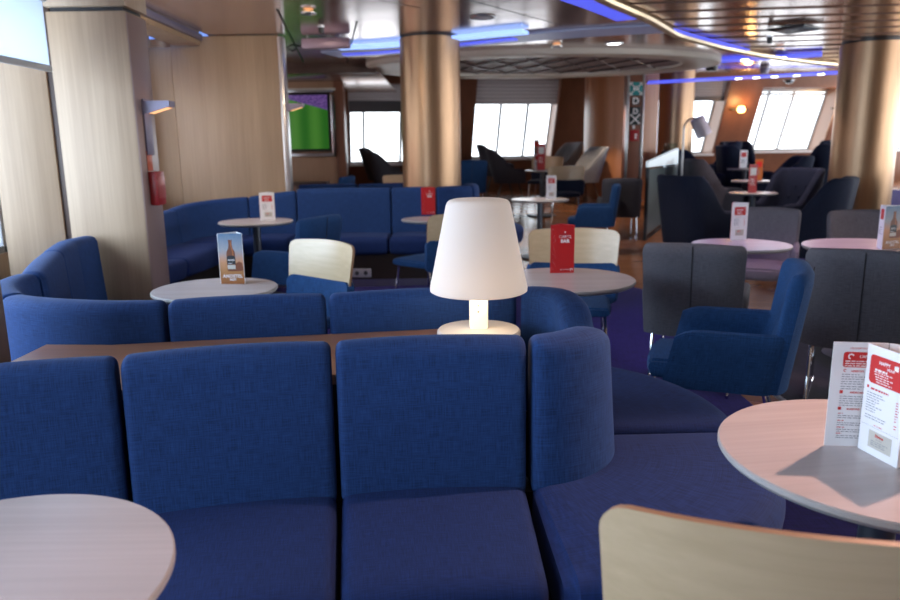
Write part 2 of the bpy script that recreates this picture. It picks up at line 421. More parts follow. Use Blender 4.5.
def ushell(mb, w, d, rc, ha, hb, zb, th, y0, y1, mat, lean=.08, flare=0., slant=0., n_side=10, btap=0.):
    """A U-shaped upholstered shell open to +Y: arms of height HA, back of height HB, change between y0 and y1."""
    path = [(-w/2, d/2 - (d-rc)*i/n_side) for i in range(n_side)] + arc(-w/2+rc, -d/2+rc, rc, 180, 270, 8)
    nb = 8; path += [(-w/2+rc+(w-2*rc)*i/nb, -d/2) for i in range(1, nb)] + arc(w/2-rc, -d/2+rc, rc, 270, 360, 8)
    path += [(w/2, -d/2+rc+(d-rc)*i/n_side) for i in range(1, n_side+1)]
    k = len(path); rings = []; uvl = [0]
    for i in range(k):
        if i: uvl.append(uvl[-1]+math.dist(path[i], path[i-1]))
        x, y = path[i]; a = path[max(0, i-1)]; b = path[min(k-1, i+1)]
        tx, ty = b[0]-a[0], b[1]-a[1]; l = math.hypot(tx, ty); nx, ny = ty/l, -tx/l     # outward
        t = max(0, min(1, (y-y0)/(y1-y0))); t = t*t*(3-2*t); h = hb+(ha-hb)*t
        edge = min(i, k-1-i); e = [.35, .75, .95, 1][min(edge, 3)]                        # round the arm ends
        tt = th*e; hh = h - (1-e)*.05
        ring = []
        prof = [(0, zb), (0, zb+(hh-zb)*.35), (0, zb+(hh-zb)*.7), (0, hh-tt*.45), (-tt*.15, hh-tt*.12), (-tt*.5, hh), (-tt*.85, hh-tt*.12), (-tt, hh-tt*.45), (-tt, zb+(hh-zb)*.7), (-tt, zb+(hh-zb)*.35), (-tt, zb)]
        for po, pz in prof:
            v = (pz-zb)/(hb-zb)
            o = po + flare*v
            px, py = x+nx*o, y+ny*o
            py -= lean*v*(1-t)
            py -= slant*v*max(0, (y+d/2)/d)
            px *= 1 - btap*(1-v)
            ring.append((px, py, pz))
        rings.append(ring)
    per = [0]
    for q in range(11): per.append(per[-1]+math.dist(prof[q], prof[(q+1) % 11]))
    mb.rings(rings, mat, uvs=lambda i, j: (uvl[min(i, k-1)], per[j]))
def cpanel(mb, cx, cy, rad, a0, a1, z0, z1, th, rc, mat, lean=0., n=28, nz=8, edge=None, dome=0.):
    """A bent plywood panel: arc of radius RAD about (cx, cy), rounded corners of radius RC."""
    us = [a0+(a1-a0)*(.5-.5*math.cos(PI*i/n)) for i in range(n+1)]
    rings = []
    for a in us:
        dist = min(a-a0, a1-a)*PI/180*rad
        ins = 0 if dist >= rc else rc - math.sqrt(max(0, rc*rc-(rc-dist)**2))
        dm = dome*math.sin(PI*(a-a0)/(a1-a0))
        lo, hi = z0+ins, z1-ins+dm
        if hi-lo < .004: hi = lo+.004
        ring = []
        for side in (0, 1):
            for j in range(nz+1):
                v = j/nz if side == 0 else 1-j/nz
                z = lo+(hi-lo)*v; rr = rad + (th if side == 0 else 0) + lean*(z-z0)
                ring.append((cx+rr*math.cos(R(a)), cy+rr*math.sin(R(a)), z))
        rings.append(ring)
    b = len(mb.v); m = len(rings[0])
    for rg in rings: mb.v += rg
    for i in range(n):
        for j in range(m):
            j2 = (j+1) % m
            mm = edge if edge and j in (nz, m-1) else mat
            mb.face((b+i*m+j, b+i*m+j2, b+(i+1)*m+j2, b+(i+1)*m+j), mm)
    mb.face([b+j for j in range(m)], edge or mat); mb.face([b+n*m+j for j in range(m)], edge or mat)

# ------------------------------------------------------------------ camera (36 mm wide frame, 900 x 600)
F, PITCH, ROLL, CZ = 726., R(11.72), .0128, 1.37
cp_, sp_ = math.cos(PITCH), math.sin(PITCH)
fw = Vector((0, cp_, -sp_)); rt0 = Vector((1, 0, 0)); up0 = Vector((0, sp_, cp_))
rt = rt0*math.cos(ROLL) - up0*math.sin(ROLL); up = up0*math.cos(ROLL) + rt0*math.sin(ROLL)
def ray(px, py): return fw + rt*((px-450)/F) + up*((300-py)/F)
def atY(px, py, Y): d = ray(px, py); t = Y/d.y; return Vector((d.x*t, Y, CZ+d.z*t))
def atZ(px, py, z): d = ray(px, py); t = (z-CZ)/d.z; return Vector((d.x*t, d.y*t, z))
cam = bpy.data.cameras.new('camera'); camo = bpy.data.objects.new('camera', cam); COL.objects.link(camo)
M = Matrix((rt, up, -fw)).transposed().to_4x4(); M.translation = Vector((0, 0, CZ)); camo.matrix_world = M
cam.sensor_width = 36; cam.lens = F/900*36; cam.clip_start = .05; cam.clip_end = 200
cam.dof.use_dof = True; cam.dof.focus_distance = 2.15; cam.dof.aperture_fstop = 3.2
scn.camera = camo

# ------------------------------------------------------------------ setting: deck, carpets, ceiling
def sheet(name, xs, ys, zf, mat, up=True, thick=.0):
    mb = MB(); b = []
    for y in ys:
        for x in xs: mb.v.append((x, y, zf(x, y)))
    n = len(xs)
    for j in range(len(ys)-1):
        for i in range(n-1): mb.face((j*n+i, j*n+i+1, (j+1)*n+i+1, (j+1)*n+i), mat)
    o = mb.build(name); return o
struct(sheet('floor', [-4.5, 0, 5, 11], [-3, 2, 6, 9, 10, 11, 12, 13, 14, 20], lambda x, y: fz(y), FLOOR))
def carpet(name, pts, mat, lab, lift=.006):
    mb = MB(); k = len(pts); t = [(x, y, fz(y)+lift) for x, y in pts]; bt = [(x, y, fz(y)+.0005) for x, y in pts]
    mb.poly(t, mat)
    for i in range(k): mb.quad(bt[i], bt[(i+1) % k], t[(i+1) % k], t[i], mat, None)
    o = mb.build(name); return struct(o)
carpet('floor_carpet', [(-2.6, -2.8), (1.62, -2.8), (1.62, 4.6), (2.35, 6.0), (1.75, 7.25), (.9, 7.35), (-3.0, 7.3)], CARPET, '')
carpet('floor_carpet', [(1.80, -2.8), (6, -2.8), (6, 5.0), (3.2, 5.4), (2.5, 5.2), (1.80, 4.15)], CARPETDK, '')
def carpet2():
    # the lounge carpet climbs with the deck: strips keep it lying on the slope
    xs = (3.05, 3.5, 9.2); rows = [(2.95, 8.6), (2.92, 9), (3.35, 11), (3.8, 12.2), (4.3, 14)]
    mb = MB()
    for (x0, y0), (x1, y1) in zip(rows[:-1], rows[1:]):
        mb.quad((x0, y0, fz(y0)+.006), (9.2, y0, fz(y0)+.006), (9.2, y1, fz(y1)+.006), (x1, y1, fz(y1)+.006), CARPET, None)
    struct(mb.build('floor_carpet'))
carpet2()
mb = MB(); mb.box(1.795, 1.825, -2.8, 4.15, 0, .012, STEEL, .003)
for (a, b) in (((1.81, 4.15), (2.5, 5.2)),):
    dx, dy = b[0]-a[0], b[1]-a[1]; l = math.hypot(dx, dy)
    mb.box(0, l, -.015, .015, 0, .012, STEEL, .003, Matrix.Translation((a[0], a[1], 0)) @ Matrix.Rotation(math.atan2(dy, dx), 4, 'Z'))
struct(mb.build('trim_1'))

def cz(y): return 2.57 if y < 12 else 2.57 + (y-12)*.075
TRIM = [(.95, 5.7), (1.35, 6.35), (1.85, 7.1), (2.47, 8.2), (3.3, 9.2), (4.1, 10.0), (5.2, 10.9), (6.6, 11.8)]
def trim_x(y):
    for (x0, y0), (x1, y1) in zip(TRIM[:-1], TRIM[1:]):
        if y0 <= y <= y1: return x0+(x1-x0)*(y-y0)/(y1-y0)
    return TRIM[0][0] - (TRIM[0][1]-y)*.62 if y < TRIM[0][1] else TRIM[-1][0] + (y-TRIM[-1][1])*1.8
def ceiling():
    ys = [-3, 0, 2, 4, 5.7, 6.35, 7.1, 8.2, 9.2, 10.0, 10.9, 11.8, 12, 14, 16, 18.5]
    mb = MB()
    for y0, y1 in zip(ys[:-1], ys[1:]):
        a0, a1 = trim_x(y0), trim_x(y1)
        a0, a1 = max(-2.5, min(a0, 11)), max(-2.5, min(a1, 11))
        mb.quad((-4.5 if y0 >= 8 else -2.5, y0, cz(y0)), (a0, y0, cz(y0)), (a1, y1, cz(y1)), (-4.5 if y0 >= 8 else -2.5, y1, cz(y1)), CEIL, None)
    struct(mb.build('ceiling'))
    # slatted metal planks on the other side of the gold rail, each plank a shallow step
    mb = MB(); y = -3.
    while y < 13.5:
        y1 = y+.42; z = 2.57
        if y < 12:
            a0, a1 = max(-2.5, trim_x(y)), max(-2.5, trim_x(y1))
            mb.quad((a0, y, z+.004), (11, y-.9, z+.004), (11, y1-.9, z+.014), (a1, y1, z+.014), CEILPLANK, None)
            mb.quad((a1, y1, z+.014), (11, y1-.9, z+.014), (11, y1-.9, z+.004), (a1, y1, z+.004), CEILPLANK, None)
        y = y1
    struct(mb.build('ceiling'))
    mb = MB()      # roof above, closes the deck
    mb.box(-4.6, 11.2, -3.1, 19, 3.3, 3.4, WHITEPAINT); struct(mb.build('ceiling'))
ceiling()
mb = MB(); pts = resample(TRIM, .25); mb.tube([(x, y, 2.545) for x, y in pts], .045, GOLD, 10); struct(mb.build('trim_2'))
# ceiling seams
mb = MB()
def seam(p, q, w=.012):
    a, b = atZ(*p, 2.568), atZ(*q, 2.568); d = (b-a).normalized(); n = Vector((-d.y, d.x, 0))*w/2
    mb.quad(a-n, b-n, b+n, a+n, BLACK, None)
seam((277, 9), (304, 63), .022); seam((357, 21), (346, 64), .02); seam((468, 0), (560, 25), .012); seam((345, -6), (420, 8), .012)
struct(mb.build('trim_3'))
# blue light coves
def strip(pts, w, mat, z=2.565, t=.02, name='cove_light'):
    mb = MB(); pts = resample(pts, .4); n = len(pts); rg = []
    for i, (x, y) in enumerate(pts):
        a, b = pts[max(0, i-1)], pts[min(n-1, i+1)]; l = math.dist(a, b); nx, ny = -(b[1]-a[1])/l*w/2, (b[0]-a[0])/l*w/2
        rg.append([(x-nx, y-ny, z), (x+nx, y+ny, z), (x+nx, y+ny, z-t), (x-nx, y-ny, z-t)])
    mb.rings(rg, mat); return mb.build(name)
def cv(*pp): return [tuple(atZ(x, y, 2.56)[:2]) for x, y in pp]
cove = thing('cove_light', 'long pale ceiling light band with glowing blue strip passing the bronze column by sofas', 'ceiling light', (0, 0, 0), 0, None)
o = strip(cv((330, 54), (400, 50), (460, 43), (530, 36.5), (600, 31), (665, 28)), .50, COVEDIM, 2.565, .02, 'band'); o.parent = cove
o = strip(cv((338, 46), (400, 43), (460, 35.5), (525, 29.5)), .20, WHITELED, 2.555, .03, 'led_strip'); o.parent = cove; tag(o, 'bright blue-white strip')
o = strip(cv((344, 53), (400, 50), (460, 42.5), (515, 37)), .13, BLUELED, 2.552, .02, 'led_strip'); o.parent = cove
def cove_thing(lab, pts, w, dots=()):
    t = thing('cove_light', lab, 'ceiling light'); o = strip(pts, w, BLUELED, 2.565, .015, 'led_strip'); o.parent = t
    for px, py in dots:
        p = atZ(px, py, 2.545); mb = MB(); mb.lathe([(0, 0), (.045, 0), (.05, .01), (0, .012)], SPOTLED, 14, p); s = mb.build('spot', t)
    return t
cove_thing('short wide blue light strip beside the near end of the gold rail', cv((572, -3), (600, 7), (628, 19)), .22)
cove_thing('narrow blue light strip along the gold rail beyond the pale light band', cv((664, 28), (690, 36), (718, 43), (745, 50)), .12)
def czstrip(lab, pts, w, dots):
    t = thing('cove_light', lab, 'ceiling light')
    a, b = pts; mb = MB(); d = (b-a).normalized(); n = d.cross(Vector((0, 0, 1)))*w/2
    mb.rings([[a-n, a+n, a+n-Vector((0, 0, .02)), a-n-Vector((0, 0, .02))], [b-n, b+n, b+n-Vector((0, 0, .02)), b-n-Vector((0, 0, .02))]], BLUELED); mb.build('led_strip', t)
    for f in dots:
        p = a.lerp(b, f) - Vector((0, 0, .03)); mb = MB(); mb.lathe([(0, 0), (.05, 0), (.055, .012), (0, .014)], SPOTLED, 14, p); mb.build('spot', t)
czstrip('blue light strip with two white spots, below the gold rail', [atZ(718, 60, 2.56), atZ(822, 53.5, 2.56)], .42, (.27, .63))
czstrip('blue light strip with a row of white spots, just above the slanted windows', [atY(648, 82, 12.9).xyz*1.0, atY(846, 71.5, 12.3)], .45, (.47, .56, .65, .76, .88))
# oval dropped ceiling ring
def oval():
    t = thing('ceiling_oval', 'large white oval dropped ceiling ring with a dark lattice centre', 'ceiling feature')
    cx, cy, a, b = 1.36, 10.95, 2.54, 1.62
    def el(k, z, n=64): return [(cx+a*k*math.cos(2*PI*i/n), cy+b*k*math.sin(2*PI*i/n), z) for i in range(n)]
    mb = MB(); mb.rings([el(1, 2.58), el(1, 2.53), el(.99, 2.505), el(.97, 2.5), el(.80, 2.5), el(.79, 2.51), el(.79, 2.56)], CREAM, cap=False); mb.build('ring', t)
    mb = MB(); mb.poly(el(.795, 2.555), pmat('oval_recess', (.36, .31, .30), .6, 0.)); mb.build('recess', t)
    mb = MB()
    for i in range(9):
        x = cx - a*.7 + i*a*.175
        for s in (1, -1):
            p, q = (x, cy-b*.75*math.sqrt(max(0, 1-((x-cx)/(a*.77))**2)), 2.54), (x+s*.9, cy+b*.7*math.sqrt(max(0, 1-((x-cx+s*.9)/(a*.8))**2)), 2.54)
            mb.tube([p, q], .012, pmat('lattice_bar', (.09, .06, .06), .4), 6)
    mb.build('lattice', t)
oval()
# small ceiling fittings
p = atZ(795, 29, 2.55); t = thing('ceiling_vent', 'black diamond shaped ceiling vent in the metal planks', 'vent', (p.x, p.y, 2.55))
mb = MB(); mb.box(-.2, .2, -.2, .2, -.012, .012, BLACK, .006, Matrix.Rotation(R(38), 4, 'Z')); mb.build('plate', t)
mb = MB()
for i in range(6): mb.box(-.16+i*.06, -.13+i*.06, -.17, .17, -.02, -.012, DARKSTEEL, .002, Matrix.Rotation(R(38), 4, 'Z'))
mb.build('grille', t)
def ceil_round(name, lab, cat, px, py, r, h, mat, z=2.57):
    p = atZ(px, py, z); t = thing(name, lab, cat, (p.x, p.y, z)); mb = MB(); mb.lathe([(0, 0), (r, 0), (r, -h*.5), (r*.8, -h), (0, -h)], mat, 20); mb.build('body', t)
    mb = MB(); mb.lathe([(r, .001), (r*1.25, .001), (r*1.2, -.012), (r, -.014)], STEEL, 20); mb.build('rim', t); return t
ceil_round('ceiling_sprinkler', 'small dark sprinkler head under the metal ceiling before the television wall', 'sprinkler', 321, 26, .028, .07, BLACK)
ceil_round('ceiling_sprinkler', 'small dark sprinkler head beside the black diamond vent', 'sprinkler', 770, 36, .03, .08, BLACK, 2.54)
ceil_round('smoke_detector', 'dark smoke detector close to the oval ceiling ring end', 'detector', 712, 64, .09, .10, BLACK)
ceil_round('smoke_detector', 'copper coloured round fitting between the two blue strips', 'detector', 765, 67, .07, .10, SCONCEMETAL)
ceil_round('downlight', 'round white recessed downlight ahead of the bronze column', 'downlight', 483, 17, .10, .012, PAPER)
ceil_round('downlight', 'small lit downlight above the oval ring, toward the gold rail', 'downlight', 614, 43, .09, .012, SPOTLED)
ceil_round('smoke_detector', 'round detector under the ceiling just before the tallest slanted window', 'detector', 789, 80, .08, .06, DARKSTEEL, 2.58)
p = atZ(326, 41, 2.52); t = thing('exit_light', 'pinkish box light hung from the ceiling before the television', 'light', (p.x, p.y, 2.57), R(-3))
mb = MB(); mb.box(-.26, .26, -.05, .05, -.13, -.02, pmat('pink_box', (.42, .30, .38), .35, .2), .02); mb.build('housing', t)
mb = MB(); mb.tube([(-.2, 0, 0), (-.2, 0, -.04)], .01, STEEL); mb.build('hanger', t); mb = MB(); mb.tube([(.2, 0, 0), (.2, 0, -.04)], .01, STEEL); mb.build('hanger', t)
mb = MB(); mb.tube([(-.27, 0, -.10), (-.36, -.02, -.08), (-.42, -.03, -.11), (-.36, -.04, -.15), (-.3, -.05, -.12)], .008, BLACK, 6); mb.build('cable', t)

# ------------------------------------------------------------------ walls
def boxs(name, x0, x1, y0, y1, z0, z1, mat, bev=.004, **k):
    mb = MB(); mb.box(x0, x1, y0, y1, z0, z1, mat, bev); o = mb.build(name); return struct(o)
WX = -3.0
def left_wall():
    mb = MB()
    mb.box(WX-.12, WX, -3, 4.98, 0, .72, OAK); mb.box(WX-.12, WX, -3, 4.98, 2.25, 2.7, OAK); mb.box(WX-.12, WX, -3, -2.6, .72, 2.25, OAK)
    struct(mb.build('wall_left'))
    mb = MB()
    for y in (-2.6, -.5, 1.7, 4.90): mb.box(WX-.09, WX-.02, y, y+.06, .72, 2.25, FRAME, .006)
    mb.box(WX-.09, WX-.02, -2.6, 4.98, .72, .77, FRAME, .006); mb.box(WX-.09, WX-.02, -2.6, 4.98, 2.2, 2.25, FRAME, .006)
    w = struct(mb.build('window_1'))
    mb = MB(); mb.quad((WX-.06, -2.6, .75), (WX-.06, 4.9, .75), (WX-.06, 4.9, 2.22), (WX-.06, -2.6, 2.22), GLASS); mb.build('pane', w)
left_wall()
# roller blind hung inside the near window
t = thing('roller_blind', 'pale blue-lit roller blind pulled partly down over the near window', 'blind', (atY(49, 65, 4.40).x, 2.98, atY(49, 70, 4.40).z+.375))
mb = MB(); mb.box(-.004, .004, -1.4, 1.42, -.36, 0, BLIND, .001); mb.build('cloth', t)
mb = MB(); mb.box(-.014, .014, -1.4, 1.43, -.385, -.35, FRAME, .006); mb.build('bottom_bar', t)
mb = MB(); mb.tube([(0, -1.42, .03), (0, 1.44, .03)], .03, FRAME, 12); mb.build('roller', t)
# lifeboat seen through the window
t = thing('outside_lifeboat', 'red lifeboat hull showing outside the left window', 'lifeboat', (-5.4, 6.5, -.3))
mb = MB(); n = 14; rg = []
for i in range(n+1):
    f = i/n*2-1; w = .9*(1-f*f)**.5+.02; rg.append([(w*math.cos(R(a)), f*2.2, .9+.8*math.sin(R(a))*(1 if a > 0 else .9)) for a in range(-180, 180, 24)])
mb.rings(rg, pmat('lifeboat_red', (.7, .06, .04), .4)); mb.build('hull', t)
# left pillar
PX0, PX1 = atY(72, 240, 4.62).x, atY(147, 240, 4.62).x
def pillar():
    mb = MB(); mb.box(PX0, PX1, 4.62, 4.92, 0, 2.21, OAK, .006); mb.box(PX0, PX1+.012, 4.6, 4.93, 2.235, 2.7, OAK, .006); mb.box(PX0+.02, PX1-.02, 4.64, 4.9, 2.2, 2.24, BLACK)
    o = struct(mb.build('pillar'))
    mb = MB(); mb.box(PX1-.001, PX1+.006, 4.625, 4.915, .0, 2.20, pmat('side_panel', (.30, .21, .19), .32, .2), .002); mb.build('side_panel', o)
pillar()
boxs('trim_4', -2.60, PX0+.002, 4.66, 4.9, 0, 2.7, DARKWOOD)
pa_, pb_ = Vector((-2.80, 4.575, 0)), Vector((atY(61, 200, 4.64).x, 4.64, 0)); dd = pb_-pa_
mb = MB(); mb.box(0, dd.length, 0, .12, 0, 2.7, OAK, .003, Matrix.Translation(pa_) @ Matrix.Rotation(math.atan2(dd.y, dd.x), 4, 'Z')); struct(mb.build('wall_left'))
boxs('ceiling_soffit', -4.4, PX1+.012, -3, 4.61, 2.26, 2.7, DARKWOOD) if 0 else None
mb = MB(); mb.box(-2.84, -2.56, 4.93, 7.93, 2.46, 2.64, OAK, .006); struct(mb.build('ceiling_beam'))
mb = MB(); mb.box(-2.556, -2.53, 4.93, 7.93, 2.505, 2.568, SCONCEMETAL, .004); struct(mb.build('trim_5'))
# recess with a blue-lit ceiling panel behind the pillar
mb = MB(); mb.quad((-4.4, 4.9, 2.62), (-2.6, 4.9, 2.62), (-2.6, 10.5, 2.62), (-4.4, 10.5, 2.62), SKYLIGHT); o = mb.build('ceiling_light_panel'); tag(o, 'blue-lit ceiling panel in the recess behind the tall left pillar', 'light panel')
def left_wall_far():
    X = -3.15
    mb = MB(); mb.box(X-.12, X, 5.07, 8.1, 0, .9, OAK); mb.box(X-.12, X, 5.07, 5.2, .9, 2.7, OAK); mb.box(X-.12, X, 7.75, 8.1, .9, 2.7, OAK); mb.box(X-.12, X, 5.2, 7.75, 2.35, 2.7, OAK); struct(mb.build('wall_left'))
    mb = MB(); mb.box(X-.08, X-.02, 5.2, 7.75, .9, .95, FRAME); mb.box(X-.08, X-.02, 5.2, 7.75, 2.3, 2.35, FRAME); mb.box(X-.08, X-.02, 6.45, 6.5, .9, 2.35, FRAME); w = struct(mb.build('window_2'))
    mb = MB(); mb.quad((X-.05, 5.2, .9), (X-.05, 7.75, .9), (X-.05, 7.75, 2.35), (X-.05, 5.2, 2.35), GLASS); mb.build('pane', w)
    t = thing('roller_blind', 'narrow strip of white roller blind showing behind the tall left pillar', 'blind', (X+.05, 7.3, 2.5))
    mb = MB(); mb.box(-.004, .004, -.55, .42, -.42, 0, BLIND, .001); mb.build('cloth', t)
    mb = MB(); mb.box(-.012, .012, -.55, .43, -.44, -.41, FRAME, .004); mb.build('bottom_bar', t)
    boxs('wall_left', -3.3, -2.62, 5.0, 5.06, 0, 2.7, OAK)
left_wall_far()
boxs('wall_left', -4.62, -4.45, 8.9, 14.6, 0, 3.3, OAK)
# broad panelled partition behind the rear sofas
BX = atY(282, 120, 8.0).x
boxs('wall_back', -2.90, BX, 8.0, 8.12, 0, 2.562, OAK); boxs('wall_back', -3.4, -2.902, 8.0, 8.12, 0, 2.455, OAK)
boxs('trim_6', BX-.002, BX+.055, 7.985, 8.13, 0, 2.55, pmat('satin_aluminium', (.62, .60, .60), .3, .7), .012)
# television bay: lower ceiling, fascia, tv wall
boxs('ceiling_fascia', -4.4, -1.0, 10.65, 10.72, 2.44, 2.58, DARKWOOD)
mb = MB(); mb.box(-4.4, -.95, 10.72, 14.2, 2.44, 2.46, pmat('pink_ceiling', (.36, .25, .22), .25, .6), .004); struct(mb.build('ceiling'))
TX = atY(341, 130, 11.9).x
boxs('wall_television', -4.4, TX, 11.9, 12.0, 0, 2.45, wood('tv_wall_panel', (.30, .17, .10), (.40, .24, .15), .4, 'Z', 1.))
mb = MB(); mb.box(-.08, .06, 0, 3.6, 0, 2.9, MAHOGANY, .004, Matrix.Translation((TX, 11.88, 0)) @ Matrix.Rotation(R(7), 4, 'Z')); struct(mb.build('wall_side'))
boxs('trim_7', -4.4, TX-.06, 11.86, 11.9, 2.30, 2.34, CREAM)
boxs('wall_rear', -2.7, 9.8, -3.15, -3, 0, 2.7, OAK)
def right_wall():
    mb = MB(); X = 9.7
    mb.box(X, X+.12, -3, 12.6, 0, .9, MAHOGANY); mb.box(X, X+.12, -3, 12.6, 2.4, 2.8, MAHOGANY)
    for y in (-3, 0, 3, 6, 9, 12): mb.box(X, X+.12, y, y+.6, .9, 2.4, MAHOGANY)
    struct(mb.build('wall_right'))
    mb = MB(); mb.box(X+.03, X+.08, -2.4, 12, .9, .95, FRAME); mb.box(X+.03, X+.08, -2.4, 12, 2.35, 2.4, FRAME); w = struct(mb.build('window_7'))
    mb = MB(); mb.quad((X+.05, -3, .9), (X+.05, 12.6, .9), (X+.05, 12.6, 2.4), (X+.05, -3, 2.4), GLASS); mb.build('pane', w)
right_wall()
# bow windows: leaning bays, top tilted outwards
LEAN = -.40
def bay(n, cx, cy, ang, xl, xr, w0, w1, z0, z1, depth, mulls, blind=None, dark=None, jamb=None, transom=None):
    ca, sa = math.cos(R(ang)), math.sin(R(ang))
    def P(X, Y, z): Yo = Y + LEAN*(z-1); return (cx + X*ca - Yo*sa, cy + X*sa + Yo*ca, z)
    zt = 3.05
    def slab(mb, x0, x1, y0, y1, a, b, mat):
        k = mb.add([P(x, y, z) for z in (a, b) for x, y in ((x0, y0), (x1, y0), (x1, y1), (x0, y1))])
        for q in ((0, 1, 2, 3), (4, 5, 6, 7), (0, 1, 5, 4), (1, 2, 6, 5), (2, 3, 7, 6), (3, 0, 4, 7)): mb.face([k+i for i in q], mat)
    mb = MB(); slab(mb, xl, w0, 0, depth, .2, zt, MAHOGANY); slab(mb, w1, xr, 0, depth, .2, zt, MAHOGANY)
    slab(mb, w0, w1, 0, depth, .2, z0, MAHOGANY); slab(mb, w0, w1, 0, depth, z1, zt, MAHOGANY); struct(mb.build('wall_front'))
    if jamb:
        mb = MB(); slab(mb, w1-.025, w1-.001, .02, depth-.05, z0, z1, jamb); struct(mb.build('trim_8'))
    mb = MB(); fy = depth-.06; t = .05
    for x0, x1 in [(w0, w0+t), (w1-t, w1)] + [(m-.025, m+.025) for m in mulls]: slab(mb, x0, x1, fy, fy+.05, z0, z1, FRAME)
    for a in [z0, z1-t] + ([transom] if transom else []): slab(mb, w0, w1, fy-.002, fy+.052, a, a+t, FRAME)
    slab(mb, w0, w1, -.06, depth-.06, z0-.04, z0+.012, WHITEPAINT)
    w = struct(mb.build('window_%d' % n))
    mb = MB(); mb.quad(P(w0, fy+.025, z0), P(w1, fy+.025, z0), P(w1, fy+.025, z1), P(w0, fy+.025, z1), GLASS); mb.build('pane', w)
    if blind:
        b0, b1, lab = blind
        t_ = thing('pleated_blind', lab, 'blind', P((w0+w1)/2, .1, b1)); o0 = Vector(t_.location)
        mb = MB(); nfold = 14
        for i in range(nfold):
            za, zb_ = b0+(b1-b0)*i/nfold, b0+(b1-b0)*(i+1)/nfold; e = .02 if i % 2 else 0; e2 = .02 - e
            q = [Vector(P(w0+.02, .1+e, za))-o0, Vector(P(w1-.02, .1+e, za))-o0, Vector(P(w1-.02, .1+e2, zb_))-o0, Vector(P(w0+.02, .1+e2, zb_))-o0]
            mb.quad(*q, BLINDGREY, None)
        mb.build('cloth', t_)
        if dark:
            mb = MB(); k = mb.add([Vector(P(x, y, z))-o0 for z in (b0-dark, b0+.01) for x, y in ((w0+.02, .09), (w1-.02, .09), (w1-.02, .13), (w0+.02, .13))])
            for q in ((0, 1, 2, 3), (4, 5, 6, 7), (0, 1, 5, 4), (1, 2, 6, 5), (2, 3, 7, 6), (3, 0, 4, 7)): mb.face([k+i for i in q], BLINDDARK)
            mb.build('lower_band', t_)
    return P
LITJAMB = pmat('lit_jamb', (.62, .45, .36), .5)  # daylight on the right-hand window reveals is put into this colour
FX, FY, FA = 1.2, 15.5, 10.
def wall_x(px, depth, z):          # where along the front wall a sight line through px falls
    ca, sa = math.cos(R(FA)), math.sin(R(FA)); lo, hi = -6., 14.
    for _ in range(50):
        X = (lo+hi)/2; Yo = depth+LEAN*(z-1); v = Vector((FX+X*ca-Yo*sa, FY+X*sa+Yo*ca, z-CZ))
        if 450+F*v.dot(rt)/v.dot(fw) < px: lo = X
        else: hi = X
    return X
def fbay(n, p0, p1, pl, pr, z0, z1, depth, mp, **k):
    g = [wall_x(p, depth-.04, z0) for p in (p0, p1)]; return bay(n, FX, FY, FA, wall_x(pl, 0, z0), wall_x(pr, 0, z0), g[0], g[1], z0, z1, depth, [wall_x(m, depth-.04, z0) for m in mp], **k)
fbay(3, 349, 444, 330, 457, 1.10, 2.62, .30, (364, 400), blind=(2.30, 2.62, 'grey pleated blind with dark lower band over the window beside the television'), dark=.20)
fbay(4, 468, 546, 457.2, 606, 1.17, 2.72, .42, (496, 522), blind=(2.24, 2.72, 'grey pleated blind above the three pane window right of the bronze column'), jamb=LITJAMB)
PW3 = fbay(5, 636, 702, 606.2, 724, 1.2, 2.75, .5, (672,), blind=(2.38, 2.75, 'grey pleated blind with dark band above the window behind the far round column'), dark=.08, jamb=LITJAMB)
PW4 = fbay(6, 733, 808, 724.2, 848, 1.24, 2.56, .52, (752, 776), jamb=LITJAMB, transom=2.44)
fbay(8, 868, 940, 848.2, 985, 1.24, 2.56, .52, (905,), jamb=LITJAMB)
# curved orange wall and sign pillar
mb = MB(); cxw, cyw, rw = 3.33, 13.9, .78
pr = arc(cxw, cyw, rw, 60, 300, 40); rg = [[(x, y, .2), (x, y, 2.95)] for x, y in pr]
for (a, b), (c, d) in zip(rg[:-1], rg[1:]): mb.quad(a, c, d, b, ORANGEWOOD, None)
struct(mb.build('wall_curved'))
SY = 12.3; sx0, sx1 = atY(626.5, 120, SY).x, atY(643, 120, SY).x
mb = MB(); mb.box(sx0, sx1, SY, SY+.25, .3, 2.68, pmat('sign_pillar_brown', (.22, .085, .05), .4), .004); sp_o = struct(mb.build('pillar'))
mb = MB(); mb.box(sx0-.01, sx0+.03, SY-.02, SY+.02, .3, 2.66, STEEL, .004); mb.build('edge_strip', sp_o)
mb = MB(); mb.box(sx1-.03, sx1+.01, SY-.02, SY+.02, .3, 2.66, STEEL, .004); mb.build('edge_strip', sp_o)
def zpx(y): return atY(634, y, SY).z
XZ = lambda x, y, z: Matrix.Translation((x, y, z)) @ Matrix.Rotation(PI/2, 4, 'X')      # text upright, facing -Y
scx = (sx0+sx1)/2
def sign(name, lab, y0, y1, hw, mat, draw, cat='sign'):
    zc = (zpx(y0)+zpx(y1))/2; hh = abs(zpx(y0)-zpx(y1))/2
    t = thing(name, lab, cat, (scx, SY-.012, zc)); mb = MB(); mb.box(-hw, hw, -.006, .008, -hh, hh, mat, .003); mb.build('plate', t)
    mb = MB(); draw(mb, hw, hh); mb.build('symbol', t); return t
